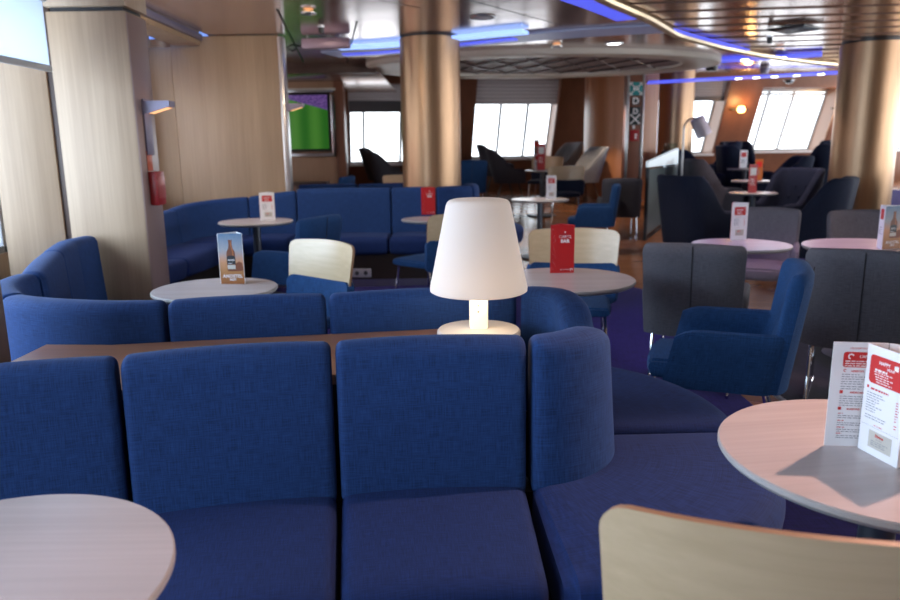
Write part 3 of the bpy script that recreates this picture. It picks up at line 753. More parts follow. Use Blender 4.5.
def d_teal(mb, w, h):
    for sx in (-1, 1):
        for sz in (-1, 1):
            mb.box(sx*w*.85-.012, sx*w*.85+.012, -.010, -.006, min(sz*h*.5, sz*h*.92), max(sz*h*.5, sz*h*.92), PRINTWHITE)
            mb.box(min(sx*w*.5, sx*w*.92), max(sx*w*.5, sx*w*.92), -.010, -.006, sz*h*.85-.012, sz*h*.85+.012, PRINTWHITE)
            mb.tube([(sx*w*.35, -.008, sz*h*.35), (sx*w*.68, -.008, sz*h*.68)], .008, PRINTWHITE, 6)
    for x in (-.035, 0, .035):
        mb.lathe([(0, 0), (.012, 0), (.012, .003), (0, .003)], PRINTWHITE, 10, (x, -.01, .035), Matrix.Rotation(PI/2, 4, 'X')); mb.box(x-.011, x+.011, -.01, -.006, -.03, .02, PRINTWHITE)
def d_D(mb, w, h): text_into(mb, 'D', .15, PRINTWHITE, XZ(0, -.0075, 0), weight=.004)
def d_black(mb, w, h):
    text_into(mb, 'D', .12, PRINTWHITE, XZ(0, -.0075, h*.5), weight=.003)
    for s in (1, -1): mb.tube([(-.05, -.008, -h*.35-s*.05), (.05, -.008, -h*.35+s*.05)], .011, PRINTWHITE, 6)
    for sx in (-1, 1):
        for sz in (-1, 1): mb.lathe([(0, 0), (.017, 0), (.017, .003), (0, .003)], PRINTWHITE, 12, (sx*.065, -.007, -h*.35+sz*.065), Matrix.Rotation(PI/2, 4, 'X'))
sign('assembly_sign', 'teal assembly point sign at the top of the brown sign pillar', 82, 95.5, .115, TEAL, d_teal)
sign('letter_sign', 'small dark sign with letter D under the teal sign', 97.5, 105, .06, BLACKSIGN, d_D)
sign('assembly_sign', 'tall black sign with letter D above a dotted cross', 107, 125, .085, BLACKSIGN, d_black)
def d_red(mb, w, h):
    mb.lathe([(0, 0), (.02, 0), (.02, .004), (0, .004)], PRINTWHITE, 12, (.02, -.012, .01), Matrix.Rotation(PI/2, 4, 'X')); mb.box(.005, .035, -.013, -.006, -.05, -.02, PRINTWHITE)
t = sign('fire_call_point', 'red fire call box below the black cross sign on the sign pillar', 130, 141, .075, REDBOX, d_red, 'fire alarm')
t = thing('fire_hose_notice', 'small red and white card above the red fire call box', 'sign', (scx-.02, SY-.02, zpx(127))); mb = MB(); mb.box(-.015, .02, -.004, .004, -.03, .03, PAPER, .002); mb.build('plate', t)
# columns
def column(lab, x, y, r, z0, z1, gap=True):
    mb = MB(); mb.lathe([(0, z0), (r*1.02, z0), (r*1.02, z0+.10), (r, z0+.10), (r, z1-.02), (r*.96, z1-.018), (r*.96, z1+.02), (0, z1+.02)], COLUMN, 64, (x, y, 0), mats=[DARKSTEEL]*3+[COLUMN]*1+[BLACK]*3)
    o = struct(mb.build('column')); tag(o, lab)
c1 = atY(431, 120, 8.35); column('round bronze column standing behind the rear blue sofa', c1.x, 8.35, .33, 0, 2.57)
c2 = atY(866, 120, 9.2); column('round bronze column by the right edge behind the grey chairs', c2.x, 9.2, .36, 0, 2.57)
c3 = atY(676, 110, 13.7); column('far round bronze column beside the silver floor lamp', c3.x, 13.7, .31, fz(13.7), 2.70)

# ------------------------------------------------------------------ banquettes
BACKP = fillet([(0, .40), (0, .85), (.105, .85), (.135, .40)], [.02, .045, .05, .03], 6)
SEATP = fillet([(.10, .27), (.10, .43), (.62, .435), (.60, .27)], [.02, .03, .06, .04], 6)
PLP = [(.0, .0), (.0, .40), (.10, .40), (.10, .268), (.55, .268), (.55, .0)]
def shift(prof, dz, top=0): return [(s, z+dz+(top if z > .6 else 0)) for s, z in prof]
def smooth(t): t = max(0, min(1, t)); return t*t*(3-2*t)
def banquette(name, lab, path, backs, seats, dz=0, top=0, kick=False, tips=(), mats=(BLUE, BLUE2), pl=None, skip_plinth=False, drop={}):
    t = thing(name, lab, 'sofa', (0, 0, 0)); T = plen(path)
    for i, (a, b) in enumerate(backs):
        zm = None
        if i in tips:
            d = tips[i]; zm = (lambda f, s, z, d=d: z if z < .5+dz else .45+dz+(z-.45-dz)*(1-.20*smooth(((f if d > 0 else 1-f)-.35)*1.5)))
        if i in drop:
            zm = (lambda f, s, z, d=drop[i]: z-(d[0]+(d[1]-d[0])*f)*max(0, (z-.55)/.45) if z > .55 else z)
        mb = MB(); sweep(mb, sub_path(path, a, b), shift(BACKP, dz, top), mats[0], .022, .008, .0015, zm); mb.build('back_cushion', t)
    for a, b in seats:
        mb = MB(); sweep(mb, sub_path(path, a, b), shift(SEATP, dz), mats[1], .03, .012, .002); mb.build('seat_cushion', t)
    if not skip_plinth:
        mb = MB(); sweep(mb, sub_path(path, pl[0] if pl else .01, pl[1] if pl else T-.01, .08), [(s, max(0, z+(dz if z > .1 else 0))) for s, z in PLP], PLINTH, .004, 0, 0); mb.build('plinth', t)
        if kick:
            mb = MB(); sweep(mb, sub_path(path, pl[0] if pl else .01, pl[1] if pl else T-.01, .08), [(.55, .0), (.55, .075), (.557, .075), (.557, .0)], STEEL, .004, 0, 0); mb.build('kick_plate', t)
    return t
tipr = .15; q = tipr*PI/180
near = arc(.225, -1.965, 4., 121.5, 90, 60)
L1 = plen(near); L0 = L1-1.12; LM = L1-.56
npath = near + arc(.225, 2.185, tipr, -90, 0, 24)[1:] + [(.375, 2.455)] + arc(.225, 2.455, tipr, 0, 35, 12)[1:]
A1 = L1+q*90; LT = plen(npath)
banquette('banquette_sofa', 'nearest deep blue banquette sofa with high back cushions wrapping round its end', npath,
    [(.0, L0-.55), (L0-.55, L0), (L0, LM), (LM, L1-.012), (L1-.012, A1+.12)], [(.0, L0-.02), (L0-.02, LM), (LM, L1-.012), (L1-.012, A1+.12)], tips={4: 1}, pl=(.01, A1+.115))
far = [(.375, 2.31), (.375, 2.455)] + arc(.225, 2.455, tipr, 0, 90, 24)[1:] + [(-1.15, 2.405)] + arc(-1.15, 3.15, .745, -90, -180, 24)[1:] + [(-2.20, 3.90), (-2.31, 4.25), (-2.33, 4.58)]
A = .145+q*90; Bq = A + 1.39; Cq = Bq + plen(arc(-1.15, 3.15, .745, -90, -180, 24)); Dq = plen(far)
banquette('banquette_sofa', 'low blue corner banquette running from the table lamp to the tall left pillar', far,
    [(.012, A-.03), (A-.03, A+.665), (A+.665, A+1.215), (A+1.215, Bq+.55), (Bq+.55, Cq-.02), (Cq-.02, Cq+.75), (Cq+.75, Dq)],
    [(.012, A), (A, A+.60), (A+.60, A+1.15), (A+1.15, Bq+.5), (Bq+.5, Cq), (Cq, Cq+.75), (Cq+.75, Dq)], tips={0: -1}, top=.015, pl=(.02, Dq-.01))
# divider between the two banquettes, with its wooden shelf
t = thing('sofa_divider', 'wooden topped divider shelf between the two back to back blue banquettes', 'divider', (-.55, 2.2, 0))
o0 = Vector(t.location)
def prism(mb, pts, z0, z1, mat):
    k = len(pts); b = mb.add([(x-o0.x, y-o0.y, z0) for x, y in pts] + [(x-o0.x, y-o0.y, z1) for x, y in pts])
    mb.face(list(range(b, b+k))[::-1], mat); mb.face(range(b+k, b+2*k), mat)
    for i in range(k): mb.face((b+i, b+(i+1) % k, b+k+(i+1) % k, b+k+i), mat)
tipfree = [(-1.38, 1.74), (-1.1, 1.845), (-.90, 1.905), (-.60, 1.978), (-.35, 2.017), (.19, 2.055), (.19, 2.585), (-1.15, 2.385), (-1.38, 2.40)]
mb = MB(); prism(mb, tipfree, .705, .735, SHELFWOOD); mb.build('shelf', t)
mb = MB(); prism(mb, [(x*.995, 2.22+(y-2.22)*.95) for x, y in tipfree], 0, .705, PLINTH); mb.build('core', t)
mb = MB(); px_ = atY(9, 335, 2.05).x; mb.box(px_-.45-o0.x, px_-o0.x, 1.97-o0.y, 2.05-o0.y, 0, 1.30, DARKWOOD, .008); mb.build('end_post', t)
# rear banquette on its podium, wrapped round an island with the bronze column
p0 = [(-2.84, 5.15), (-2.75, 7.22)]; ar = arc(-2.10, 7.25, .65, 180, 90, 20); isl = arc(-.22, 8.35, .45, -90, 90, 40)
rear = p0 + ar[1:] + [(-.22, 7.9)] + isl[1:] + [(-1.8, 8.8)]
a0 = plen(p0); a1 = a0+plen(ar); a2 = a1+1.88; a3 = a2+plen(isl); a4 = plen(rear); qq = .45*PI/180
banquette('banquette_sofa', 'rear blue banquette curving in front of the panelled wall and bronze column', rear,
    [(0, .9), (.9, a0-.12), (a0-.12, a1-.02), (a1-.02, a1+.50), (a1+.50, a1+1.52), (a1+1.52, a2+.10), (a2+.10, a2+qq*66), (a2+qq*66, a2+qq*128), (a3-.2, a3+.9), (a3+.9, a4)],
    [(0, .9), (.9, a0-.1), (a0-.1, a1-.02), (a1-.02, a1+.50), (a1+.50, a1+1.52), (a1+1.52, a2+.10), (a2+.10, a2+qq*66), (a2+qq*66, a2+qq*118), (a3, a3+.9), (a3+.9, a4)], drop={0: (.16, .16), 1: (.16, .155), 2: (.15, .08), 3: (.08, .02)}, dz=.07, top=.055, kick=True)
t = thing('socket_plate', 'small grey socket plate on the dark plinth of the rear banquette', 'socket', tuple(atY(361.5, 273, 7.335)))
mb = MB(); mb.box(-.10, .10, -.008, .012, -.045, .045, pmat('socket_grey', (.32, .32, .40), .4), .006); mb.build('plate', t)
mb = MB(); mb.lathe([(0, 0), (.022, 0), (.02, -.004), (0, -.004)], DARKSTEEL, 14, (-.045, -.008, 0), Matrix.Rotation(-PI/2, 4, 'X')); mb.lathe([(0, 0), (.022, 0), (.02, -.004), (0, -.004)], DARKSTEEL, 14, (.045, -.008, 0), Matrix.Rotation(-PI/2, 4, 'X')); mb.build('outlet', t)

# ------------------------------------------------------------------ table lamp
t = thing('table_lamp', 'glowing white table lamp with wide tapered shade on the wooden divider shelf', 'lamp', (.098, 2.435, .7362)); t.scale = (1.08, 1.08, 1.08)
mb = MB(); mb.lathe([(0, 0), (.128, 0), (.133, .006), (.133, .018), (.128, .024), (.05, .028), (0, .028)], SHADEBASE, 64); mb.build('base', t)
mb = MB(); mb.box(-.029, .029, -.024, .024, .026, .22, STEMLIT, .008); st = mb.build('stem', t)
mb = MB()
for z in (.085, .105): mb.lathe([(0, 0), (.0028, 0), (.0028, .001), (0, .001)], DARKSTEEL, 10, (-.002, -.0242, z), Matrix.Rotation(PI/2, 4, 'X'))
mb.build('indicator', st)
LSH = .147; sh = [(.0, .115), (.10, .115), (.150, .112), (.1575, .118), (.1585, .128)]
prof = [(.146, .112), (.152, .108), (.158, .112), (.1585, .124), (.150, .165), (.104, .405), (.100, .418), (.092, .426), (.078, .430), (0, .432), (0, .427), (.076, .425), (.088, .420), (.096, .412), (.146, .165), (.1535, .125)]
mb = MB(); mb.lathe([(r_*.97, LSH+(z_-.108)*.90) for r_, z_ in prof + [prof[0]]], SHADE, 72); mb.build('shade', t, 50)
mb = MB(); mb.lathe([(0, .20), (.02, .20), (.026, .23), (.02, .26), (0, .265)], emit_mat('lamp_bulb', (1, .80, .52), 2), 16); mb.build('bulb', t)
ld = bpy.data.lights.new('table_lamp_glow', 'POINT'); ld.energy = .9; ld.color = (1, .78, .5); ld.shadow_soft_size = .03
lo = bpy.data.objects.new('table_lamp_glow', ld); COL.objects.link(lo); lo.location = (.098, 2.38, .90); lo.parent = None

# ------------------------------------------------------------------ tables
def make_table(r, lab, loc, grp=None, rz=0, h=.73, top=TABLETOP, br=.24):
    t = thing('round_table', lab, 'table', loc, rz, grp or 'round lounge tables')
    mb = MB(); mb.lathe([(0, h-.004), (r-.004, h-.004), (r-.003, h), (r-.004, h), (0, h)], top, 72); mb.build('tabletop', t)
    mb = MB(); mb.lathe([(0, h-.026), (r-.016, h-.026), (r-.006, h-.020), (r, h-.012), (r, h-.003), (r-.0035, h-.0005), (r-.0045, h-.005), (0, h-.005)], EDGE, 72); mb.build('edge_band', t)
    mb = MB(); mb.lathe([(0, h-.026), (.16, h-.026), (.16, h-.034), (.036, h-.038), (.036, .03), (0, .03)], DARKSTEEL, 28); mb.build('column', t)
    mb = MB(); mb.lathe([(0, .0), (br, 0), (br, .008), (br-.04, .016), (.05, .03), (0, .03)], DARKSTEEL, 40); mb.build('base', t)
    return t
def tp(px, py, h=.73):
    d = ray(px, py); t = .3
    while CZ+d.z*t > fz(d.y*t)+h and t < 28: t += .004
    return (d.x*t, d.y*t, fz(d.y*t))
make_table(.302, 'round grey table cut off at the bottom left corner, before the nearest sofa', (-.745, .995, 0))
make_table(.335, 'round pinkish lit table by the nearest sofa end, carrying the open white menu', (.92, 1.44, 0), rz=R(8), br=.13)
make_table(.345, 'round grey table behind the lamp, carrying the red bar menu', tp(565, 278.5))
make_table(.293, 'round grey table in the corner banquette, carrying the bottle advert', tp(215.5, 288))
make_table(.315, 'round lilac lit table among grey armchairs, carrying a white and red menu', tp(741, 244))
tc = (2.72, 4.62, 0); make_table(.42, 'pinkish round table at the right edge carrying the bottle advert', tc)
make_table(.345, 'round grey table inside the rear banquette, carrying a white menu', tp(256, 221))
make_table(.27, 'round table before the rear banquette near the bronze column, with a red menu', (-.18, 6.88, 0), br=.16)
make_table(.36, 'round pale table on the far deck, with a white menu beside the blue armchair', tp(540, 199))
TL = {}
for k, px, py, r, lab in (('a', 753, 192.5, .30, 'small pink lit round table between dark lounge chairs, nearest of the three in a line'), ('b', 752, 180.5, .28, 'small round table between dark lounge chairs, middle of the three in a line'),
        ('c', 745, 168.5, .27, 'small bright round table among dark lounge chairs, farthest of the three in a line')):
    TL[k] = tp(px, py); make_table(r, lab, TL[k])
make_table(.28, 'small round far table with red topped menu, behind the far pale table', tp(542, 170))
make_table(.30, 'farthest small round table beneath the three pane window', (1.78, 13.75, fz(13.75)))
make_table(.30, 'round white table just showing at the panelled wall edge below the television', (-2.06, 9.9, fz(9.9)))
make_table(.28, 'small round table in front of the window behind the far column', (4.7, 15.2, .5))
make_table(.30, 'small round table beneath the tallest slanted window', (7.6, 14.6, .5))

# ------------------------------------------------------------------ menus
def panel(parent, p0, p1, h, mat, draw=None, name='panel', lab=None, th=.0016):
    dx, dy = p1[0]-p0[0], p1[1]-p0[1]; w = math.hypot(dx, dy); X = Vector((dx/w, dy/w, 0)); U = Vector((0, 0, 1)); N = X.cross(U)
    Mx = Matrix((X, U, N)).transposed().to_4x4(); Mx.translation = Vector((p0[0], p0[1], 0))
    mb = MB(); mb.box(0, w, 0, h, -th, 0, mat, 0, Mx); o = mb.build(name, parent)
    if lab: o['label'] = lab
    if draw:
        pb = MB(); Dr(pb, Mx, w, h, draw); pb.build('printing', o)
    return o
class Dr:
    def __init__(s, mb, Mx, w, h, f): s.mb, s.M, s.w, s.h = mb, Mx, w, h; f(s)
    def poly(s, pts, mat, l=.0006): s.mb.poly([s.M @ Vector((u*s.w, v*s.h, l)) for u, v in pts], mat)
    def rect(s, u0, u1, v0, v1, mat, l=.0006, uv=False):
        p = [s.M @ Vector((u*s.w, v*s.h, l)) for u, v in ((u0, v0), (u1, v0), (u1, v1), (u0, v1))]; s.mb.quad(*p, mat, ((0, 0), (1, 0), (1, 1), (0, 1)) if uv else None)
    def rrect(s, u0, u1, v0, v1, mat, r=.08, l=.0006):
        a = s.w/s.h; p = fillet([(u0, v0/a), (u1, v0/a), (u1, v1/a), (u0, v1/a)], r, 5); s.poly([(x, y*a) for x, y in p], mat, l)
    def text(s, body, size, u, v, mat, l=.001, weight=0, align='CENTER'): text_into(s.mb, body, size*s.h, mat, s.M @ Matrix.Translation((u*s.w, v*s.h, l)), align, weight=weight*s.h)
    def lines(s, u0, u1, v1, n, dv, mat, l=.0006, th=.30, rnd=None, cols=False):
        rr = random.Random(int(v1*1000)+n)
        for i in range(n):
            e = u0+(u1-u0)*(rr.uniform(.5, 1) if not cols else 1); u = u0
            while u < e:                                   # words of uneven length along the line
                w = rr.uniform(.03, .10); s.rect(u, min(e, u+w), v1-i*dv-dv*th, v1-i*dv, mat, l); u += w+.018
    def ring(s, u, v, r, mat, l=.001, frac=.8, start=20, wd=.45):
        n = 24; a = s.w/s.h
        for i in range(int(n*frac)):
            q = []
            for k, rr in ((i, r), (i+1, r), (i+1, r*(1-wd)), (i, r*(1-wd))):
                an = R(start)+2*PI*k/n; q.append((u+rr*math.cos(an), v+rr*a*math.sin(an)))
            s.poly(q, mat, l)
    def star(s, u, v, r, mat, l=.001):
        a = s.w/s.h; s.poly([(u+(r if k % 2 == 0 else r*.42)*math.sin(PI*k/5), v+(r if k % 2 == 0 else r*.42)*a*math.cos(PI*k/5)) for k in range(10)], mat, l)
def d_red_front(d):
    d.star(.60, .855, .055, PRINTWHITE); d.text('CARTE', .085, .60, .755, PRINTWHITE, weight=-.0006); d.text('BAR', .10, .60, .665, PRINTWHITE, weight=.003)
    rr = random.Random(4)
    for i in range(26):
        u, v, an = .04+rr.random()*.18, .05+.9*i/26, rr.random()*PI; a, b = .022*math.cos(an), .011*math.sin(an)
        d.poly([(u-a, v-b), (u-a*.2+.008, v-b*.2), (u+a, v+b), (u+a*.2-.008, v+b*.2)], PRINTWHITE)
    d.text('BRITTANY FERRIES', .022, .60, .068, PRINTWHITE, weight=.0006); d.ring(.885, .068, .062, PRINTWHITE, frac=.82, start=-30)
def d_white_front(d):
    d.rrect(.18, .86, .67, .89, PRINTRED, .05); d.lines(.30, .76, .83, 2, .03, PRINTWHITE, .001, .5); d.lines(.34, .72, .755, 3, .025, PRINTWHITE, .001, .4); d.ring(.80, .845, .035, PRINTWHITE)
    d.lines(.18, .80, .62, 1, .02, PRINTRED); d.lines(.18, .60, .575, 8, .024, PRINTGREY, th=.35); d.lines(.78, .86, .575, 8, .024, PRINTRED, th=.35)
    d.lines(.35, .7, .335, 1, .02, PRINTRED); d.rect(.30, .80, .12, .28, PRINTBEIGE); d.lines(.42, .70, .255, 2, .028, PRINTRED, .001, .6); d.lines(.36, .74, .185, 3, .018, PRINTGREY, .001, .35)
def d_side(d):
    d.rect(0, 1, .0, 1., PAPERRED); d.lines(.2, .8, .8, 5, .05, PRINTWHITE, .001)
def d_red_tab(d):
    d.rect(.2, .8, .68, .92, PRINTRED); d.lines(.1, .9, .5, 4, .05, PRINTGREY)
BOT = [(.052, 1.), (.056, .965), (.046, .955), (.048, .82), (.062, .73), (.105, .64), (.118, .58), (.118, .06), (.105, .0)]
def d_advert(d):
    d.rect(.02, .98, .0, 1., ADPRINT, .0004, True)
    v0, v1, cu = .255, .875, .50
    f = lambda x, t: (cu+x*1.45, v0+(v1-v0)*t)
    d.poly([f(x, t) for x, t in BOT] + [f(-x, t) for x, t in BOT[::-1]], BOTTLEBROWN, .0008)
    d.poly([f(.02, .96), f(.03, .80), f(.075, .62), f(.075, .1), f(.045, .1), f(.045, .62), f(.008, .80), f(.004, .96)], BOTTLEHI, .0010)
    d.poly([f(.12, .46), f(.06, .50), f(-.06, .50), f(-.12, .46), f(-.12, .22), f(.12, .22)], BOTTLELAB, .0012)
    d.text('ANOS', .05, .50, .475, PRINTWHITE, .0015, .0008); d.lines(.37, .63, .415, 1, .03, PRINTWHITE, .0014, .4)
    d.poly([f(.11, .20), f(-.11, .20), f(-.11, .07), f(.11, .07)], PRINTBEIGE, .0011)
    d.poly([(.55, .30), (.62, .34), (.70, .42), (.82, .45), (.93, .42), (.96, .34), (.96, .27), (.7, .25)], FOAM, .0006)
    d.poly([(.08, .24), (.22, .30), (.38, .27), (.5, .24), (.7, .27), (.95, .30), (.95, .20), (.08, .19)], PRINTBEIGE, .0005) if 0 else None
    d.text('ANOSTEL', .092, .52, .155, PRINTWHITE, .0015, .0016); d.text('BEER', .060, .52, .088, PRINTWHITE, .0015, .0010)
def tent(lab, px, py, kind, rz, h=.25, w=.125, base=.73, z0=None, cat='menu'):
    x, y, zf = tp(px, py, base); t = thing('table_menu', lab, cat, (x, y, zf+base+.0005), R(rz), 'menu tents on the tables')
    A_, B_, C_ = (-w/2, 0), (w/2, 0), (0, w*.72)
    if kind == 'red': ms = (PAPERRED, d_red_front, PAPERRED, None, PAPERRED, None)
    elif kind == 'white': ms = (PAPER, d_white_front, PAPER, d_red_tab, PAPER, d_side)
    elif kind == 'whitered': ms = (PAPER, d_white_front, PAPER, d_red_tab, PAPERRED, d_side)
    elif kind == 'whitead': ms = (PAPER, d_white_front, PAPER, d_advert, PAPER, d_red_tab)
    else: ms = (PAPER, d_advert, PAPER, d_white_front, PAPER, d_red_tab)
    panel(t, A_, B_, h, ms[0], ms[1]); panel(t, B_, C_, h, ms[2], ms[3]); panel(t, C_, A_, h, ms[4], ms[5])
    return t
tent('red bar menu tent on the grey table behind the table lamp', 562, 273, 'red', 2)
tent('bottle advert tent on the grey table in the corner banquette', 233, 284, 'ad', -4)
tent('white menu tent on the table inside the rear banquette', 268, 220, 'white', 8, .26, .14)
tent('red bar menu tent on the table before the rear banquette', 428.5, 214.5, 'red', 4, .27, .14)
tent('white menu tent with red spine on the lilac lit table among grey armchairs', 738, 240, 'whitered', 10, .255, .125)
tent('white menu tent on the far pale table beside the blue armchair', 551, 199, 'whitead', -25, .29, .13)
x, y, _ = tp(893, 249); tent('bottle advert tent on the pinkish table at the right edge', 891, 249, 'ad', 16, .265, .15)
# slim menu holders far off
def slim(lab, px, py, base, topm, col, hgt, w, rz=0):
    x, y, zf = tp(px, py, base) if py else (*px, fz(px[1])); t = thing('table_menu', lab, 'menu', (x, y, zf+base+.0005), R(rz), 'menu tents on the tables')
    def dr(d): d.rect(.15, .85, .62, .88, PRINTRED if col is not PAPERRED else PRINTWHITE); d.lines(.2, .8, .5, 4, .06, PRINTGREY if col is not PAPERRED else PRINTWHITE, th=.5)
    panel(t, (-w/2, 0), (w/2, 0), hgt, col, dr); panel(t, (w/2, 0), (0, w*.7), hgt, col); panel(t, (0, w*.7), (-w/2, 0), hgt, topm)
slim('dark red menu tent on the nearest of the lounge tables', 752, 193, .73, PAPERRED, PAPERRED, .36, .12, 10)
slim('amber menu tent on the middle lounge table', 758, 180.5, .73, CARDBROWN, BOTTLEHI, .30, .11, -10)
slim('white menu tent on the farthest of the lounge tables', 743, 168, .73, PAPERRED, PAPER, .28, .13, 6)
slim('red and white menu tent on the small far table', 541, 170.5, .73, PAPERRED, PAPERRED, .42, .13, -15)
slim('white menu tent beside the red one on the small far table', 537, 170, .73, PAPER, PAPER, .26, .10, 12)
slim('dark amber menu tent on the farthest small table under the three pane window', (1.64, 13.75), None, .73, CARDBROWN, CARDBROWN, .32, .10)
# the open white drinks menu in front
t = thing('folded_menu', 'open folded white drinks menu with red headers on the pinkish near table', 'menu', (.86, 1.44, .7308))
o0 = Vector((.86, 1.44, 0)); H = .232
def d_left(d):
    d.text('LES COCKTAILS', .020, .46, .945, PRINTRED, weight=.0004)
    d.rrect(.20, .99, .765, .91, PRINTRED, .06); d.text("L'APERITIF", .034, .66, .868, PRINTWHITE, weight=.0008); d.ring(.34, .868, .06, PRINTWHITE, frac=.7); d.lines(.24, .95, .828, 3, .022, PRINTWHITE, .001, .4)
    d.ring(.25, .735, .03, PRINTRED); d.text('APERITIFS', .026, .48, .728, PRINTRED, weight=.0006); d.lines(.20, .82, .70, 3, .022, PRINTGREY, th=.3); d.lines(.20, .9, .632, 2, .022, PRINTGREY, th=.3); d.lines(.20, .7, .585, 2, .022, PRINTGREY, th=.3)
    d.rect(.19, .25, .515, .545, PRINTRED); d.text('AMERICANO', .024, .52, .525, PRINTRED, weight=.0006); d.lines(.20, .92, .49, 5, .022, PRINTGREY, th=.3)
    d.rect(.19, .25, .355, .385, PRINTRED); d.text('BOISSONS', .024, .47, .365, PRINTRED, weight=.0006)
    for v in (.325, .255, .19, .13): d.lines(.20, .36, v, 1, .02, PRINTRED, th=.4); d.lines(.20, .92, v-.022, 2, .02, PRINTGREY, th=.35)
def d_right(d):
    d.rrect(.10, .93, .66, .92, PRINTRED, .09); d.text('HAPPY', .042, .46, .862, PRINTWHITE, weight=.0012); d.text('HOUR', .030, .62, .825, PRINTWHITE, weight=.001); d.lines(.24, .78, .80, 1, .03, PRINTWHITE, .001, .6)
    for i in range(5): d.lines(.22+.02*i, .84-.03*i, .775-.022*i, 1, .02, PRINTWHITE, .001, .4)
    d.poly([(.70, .84), (.80, .835), (.80, .885), (.70, .88)], PRINTWHITE, .0012)
    d.rect(.08, .13, .605, .63, PRINTRED); d.lines(.18, .78, .617, 1, .03, PRINTRED, th=.6); d.lines(.10, .55, .57, 8, .024, PRINTGREY, th=.3); d.lines(.82, .90, .57, 8, .024, PRINTRED, th=.35); d.lines(.10, .7, .36, 2, .024, PRINTGREY, th=.3); d.lines(.82, .90, .36, 2, .024, PRINTRED, th=.35)
    d.lines(.35, .65, .285, 1, .02, PRINTRED); d.rect(.04, .96, .262, .264, PRINTGREY); d.rect(.25, .82, .07, .23, PRINTBEIGE); d.text('Divine', .036, .52, .195, PRINTRED, .0015, .0012); d.text('& cold', .024, .52, .165, PRINTGREY, .0015); d.lines(.32, .76, .14, 3, .018, PRINTGREY, .001, .35)
pa = lambda x, y: (x-o0.x, y-o0.y)
panel(t, pa(.808, 1.478), pa(.915, 1.462), H, PAPER, d_left); panel(t, pa(.8725, 1.4625), pa(.893, 1.357), H, PAPER, d_right); panel(t, pa(.893, 1.357), pa(.985, 1.405), H, PAPER); panel(t, pa(.985, 1.405), pa(.916, 1.461), H, PAPER)

# ------------------------------------------------------------------ chairs
def face(fx, fy): return math.atan2(-fx, fy)
def make_wood_chair(lab, loc, rz, grp=None, seat=CHAIRBLUE, padding=CHAIRBLUE):
    t = thing('plywood_back_chair', lab, 'chair', loc, rz, grp or 'plywood back chairs'); t.scale = (.98, .95, 1)
    mb = round_box(.46, .46, .075, .034, seat, (0, .03, .445), puff=.012); mb.build('seat', t)
    mb = MB(); cpanel(mb, 0, .34, .60, 243.5, 296.5, .40, .665, .045, .05, padding, .10, dome=-.015); mb.build('back_pad', t)
    mb = MB(); cpanel(mb, 0, .34, .630, 244.5, 295.5, .60, .86, .014, .045, BEECH, .16, edge=BEECHEDGE, dome=.012); mb.build('backrest', t)
    for sx in (-1, 1):
        mb = MB(); mb.tube([(sx*.19, .19, .42), (sx*.205, .215, .2), (sx*.22, .235, .006)], .011, CHROME, 10); mb.build('leg', t)
        mb = MB(); mb.tube([(sx*.18, -.17, .42), (sx*.20, -.21, .2), (sx*.215, -.25, .006)], .011, CHROME, 10); mb.build('leg', t)
    return t
def make_armchair(lab, loc, rz, grp=None, fab=CHAIRBLUE, fab2=None):
    t = thing('armchair', lab, 'chair', loc, rz, grp or 'upholstered armchairs'); t.scale = (.90, .95, 1); fab2 = fab2 or fab
    mb = round_box(.47, .56, .12, .045, fab2, (0, .05, .395), puff=.012); mb.build('seat', t)
    mb = MB(); ushell(mb, .60, .50, .10, .60, .60, .335, .055, -.2, -.1, fab, .05, .01, .06); mb.build('arm_shell', t)
    # tall back panel with softly wrapped sides
    mb = MB(); rg = []; n = 28
    for i in range(n+1):
        u = math.sin(PI/2*(-1+2*i/n)); x = .285*u; yb = -.25 + .055*abs(u)**4
        ed = .25+.75*math.sqrt(max(0, 1-(1-min(1, (1-abs(u))/.12))**2)); ring = []
        for v, s in [(0, 0), (.33, 0), (.66, 0), (.9, 0), (.955, .04), (.99, .22), (1, .5), (.99, .78), (.955, .96), (.9, 1), (.66, 1), (.33, 1), (0, 1)]:
            th = .06*min(1, ed); zz = .34+(.855-.34-.05*(1-min(1, ed)))*v + (.012*(1-u*u) if v > .9 else 0)
            wob = 1-.05*(1-v)
            ring.append((x*wob*1.04, yb-.075*v - .052 + s*(th+.02), zz))
        rg.append(ring)
    mb.rings(rg, fab, uvs=lambda i, j: (i*.036, j*.09)); bk = mb.build('backrest', t, 50)
    mb = MB(); mb.tube([(0, -.25-.075*v-.053, .34+.515*v) for v in [k/10 for k in range(11)]], .0028, BLACK, 6); mb.build('seam', bk)
    for sx in (-1, 1):
        x = sx*.235
        mb = MB(); mb.tube([(x, .21, .35), (x, .235, .10), (x, .245, .03), (x, .225, .012), (x, .18, .010), (x, -.22, .010), (x, -.27, .012), (x, -.285, .03), (x, -.26, .12), (x, -.19, .34)], .010, CHROME, 10); mb.build('leg', t)
    return t
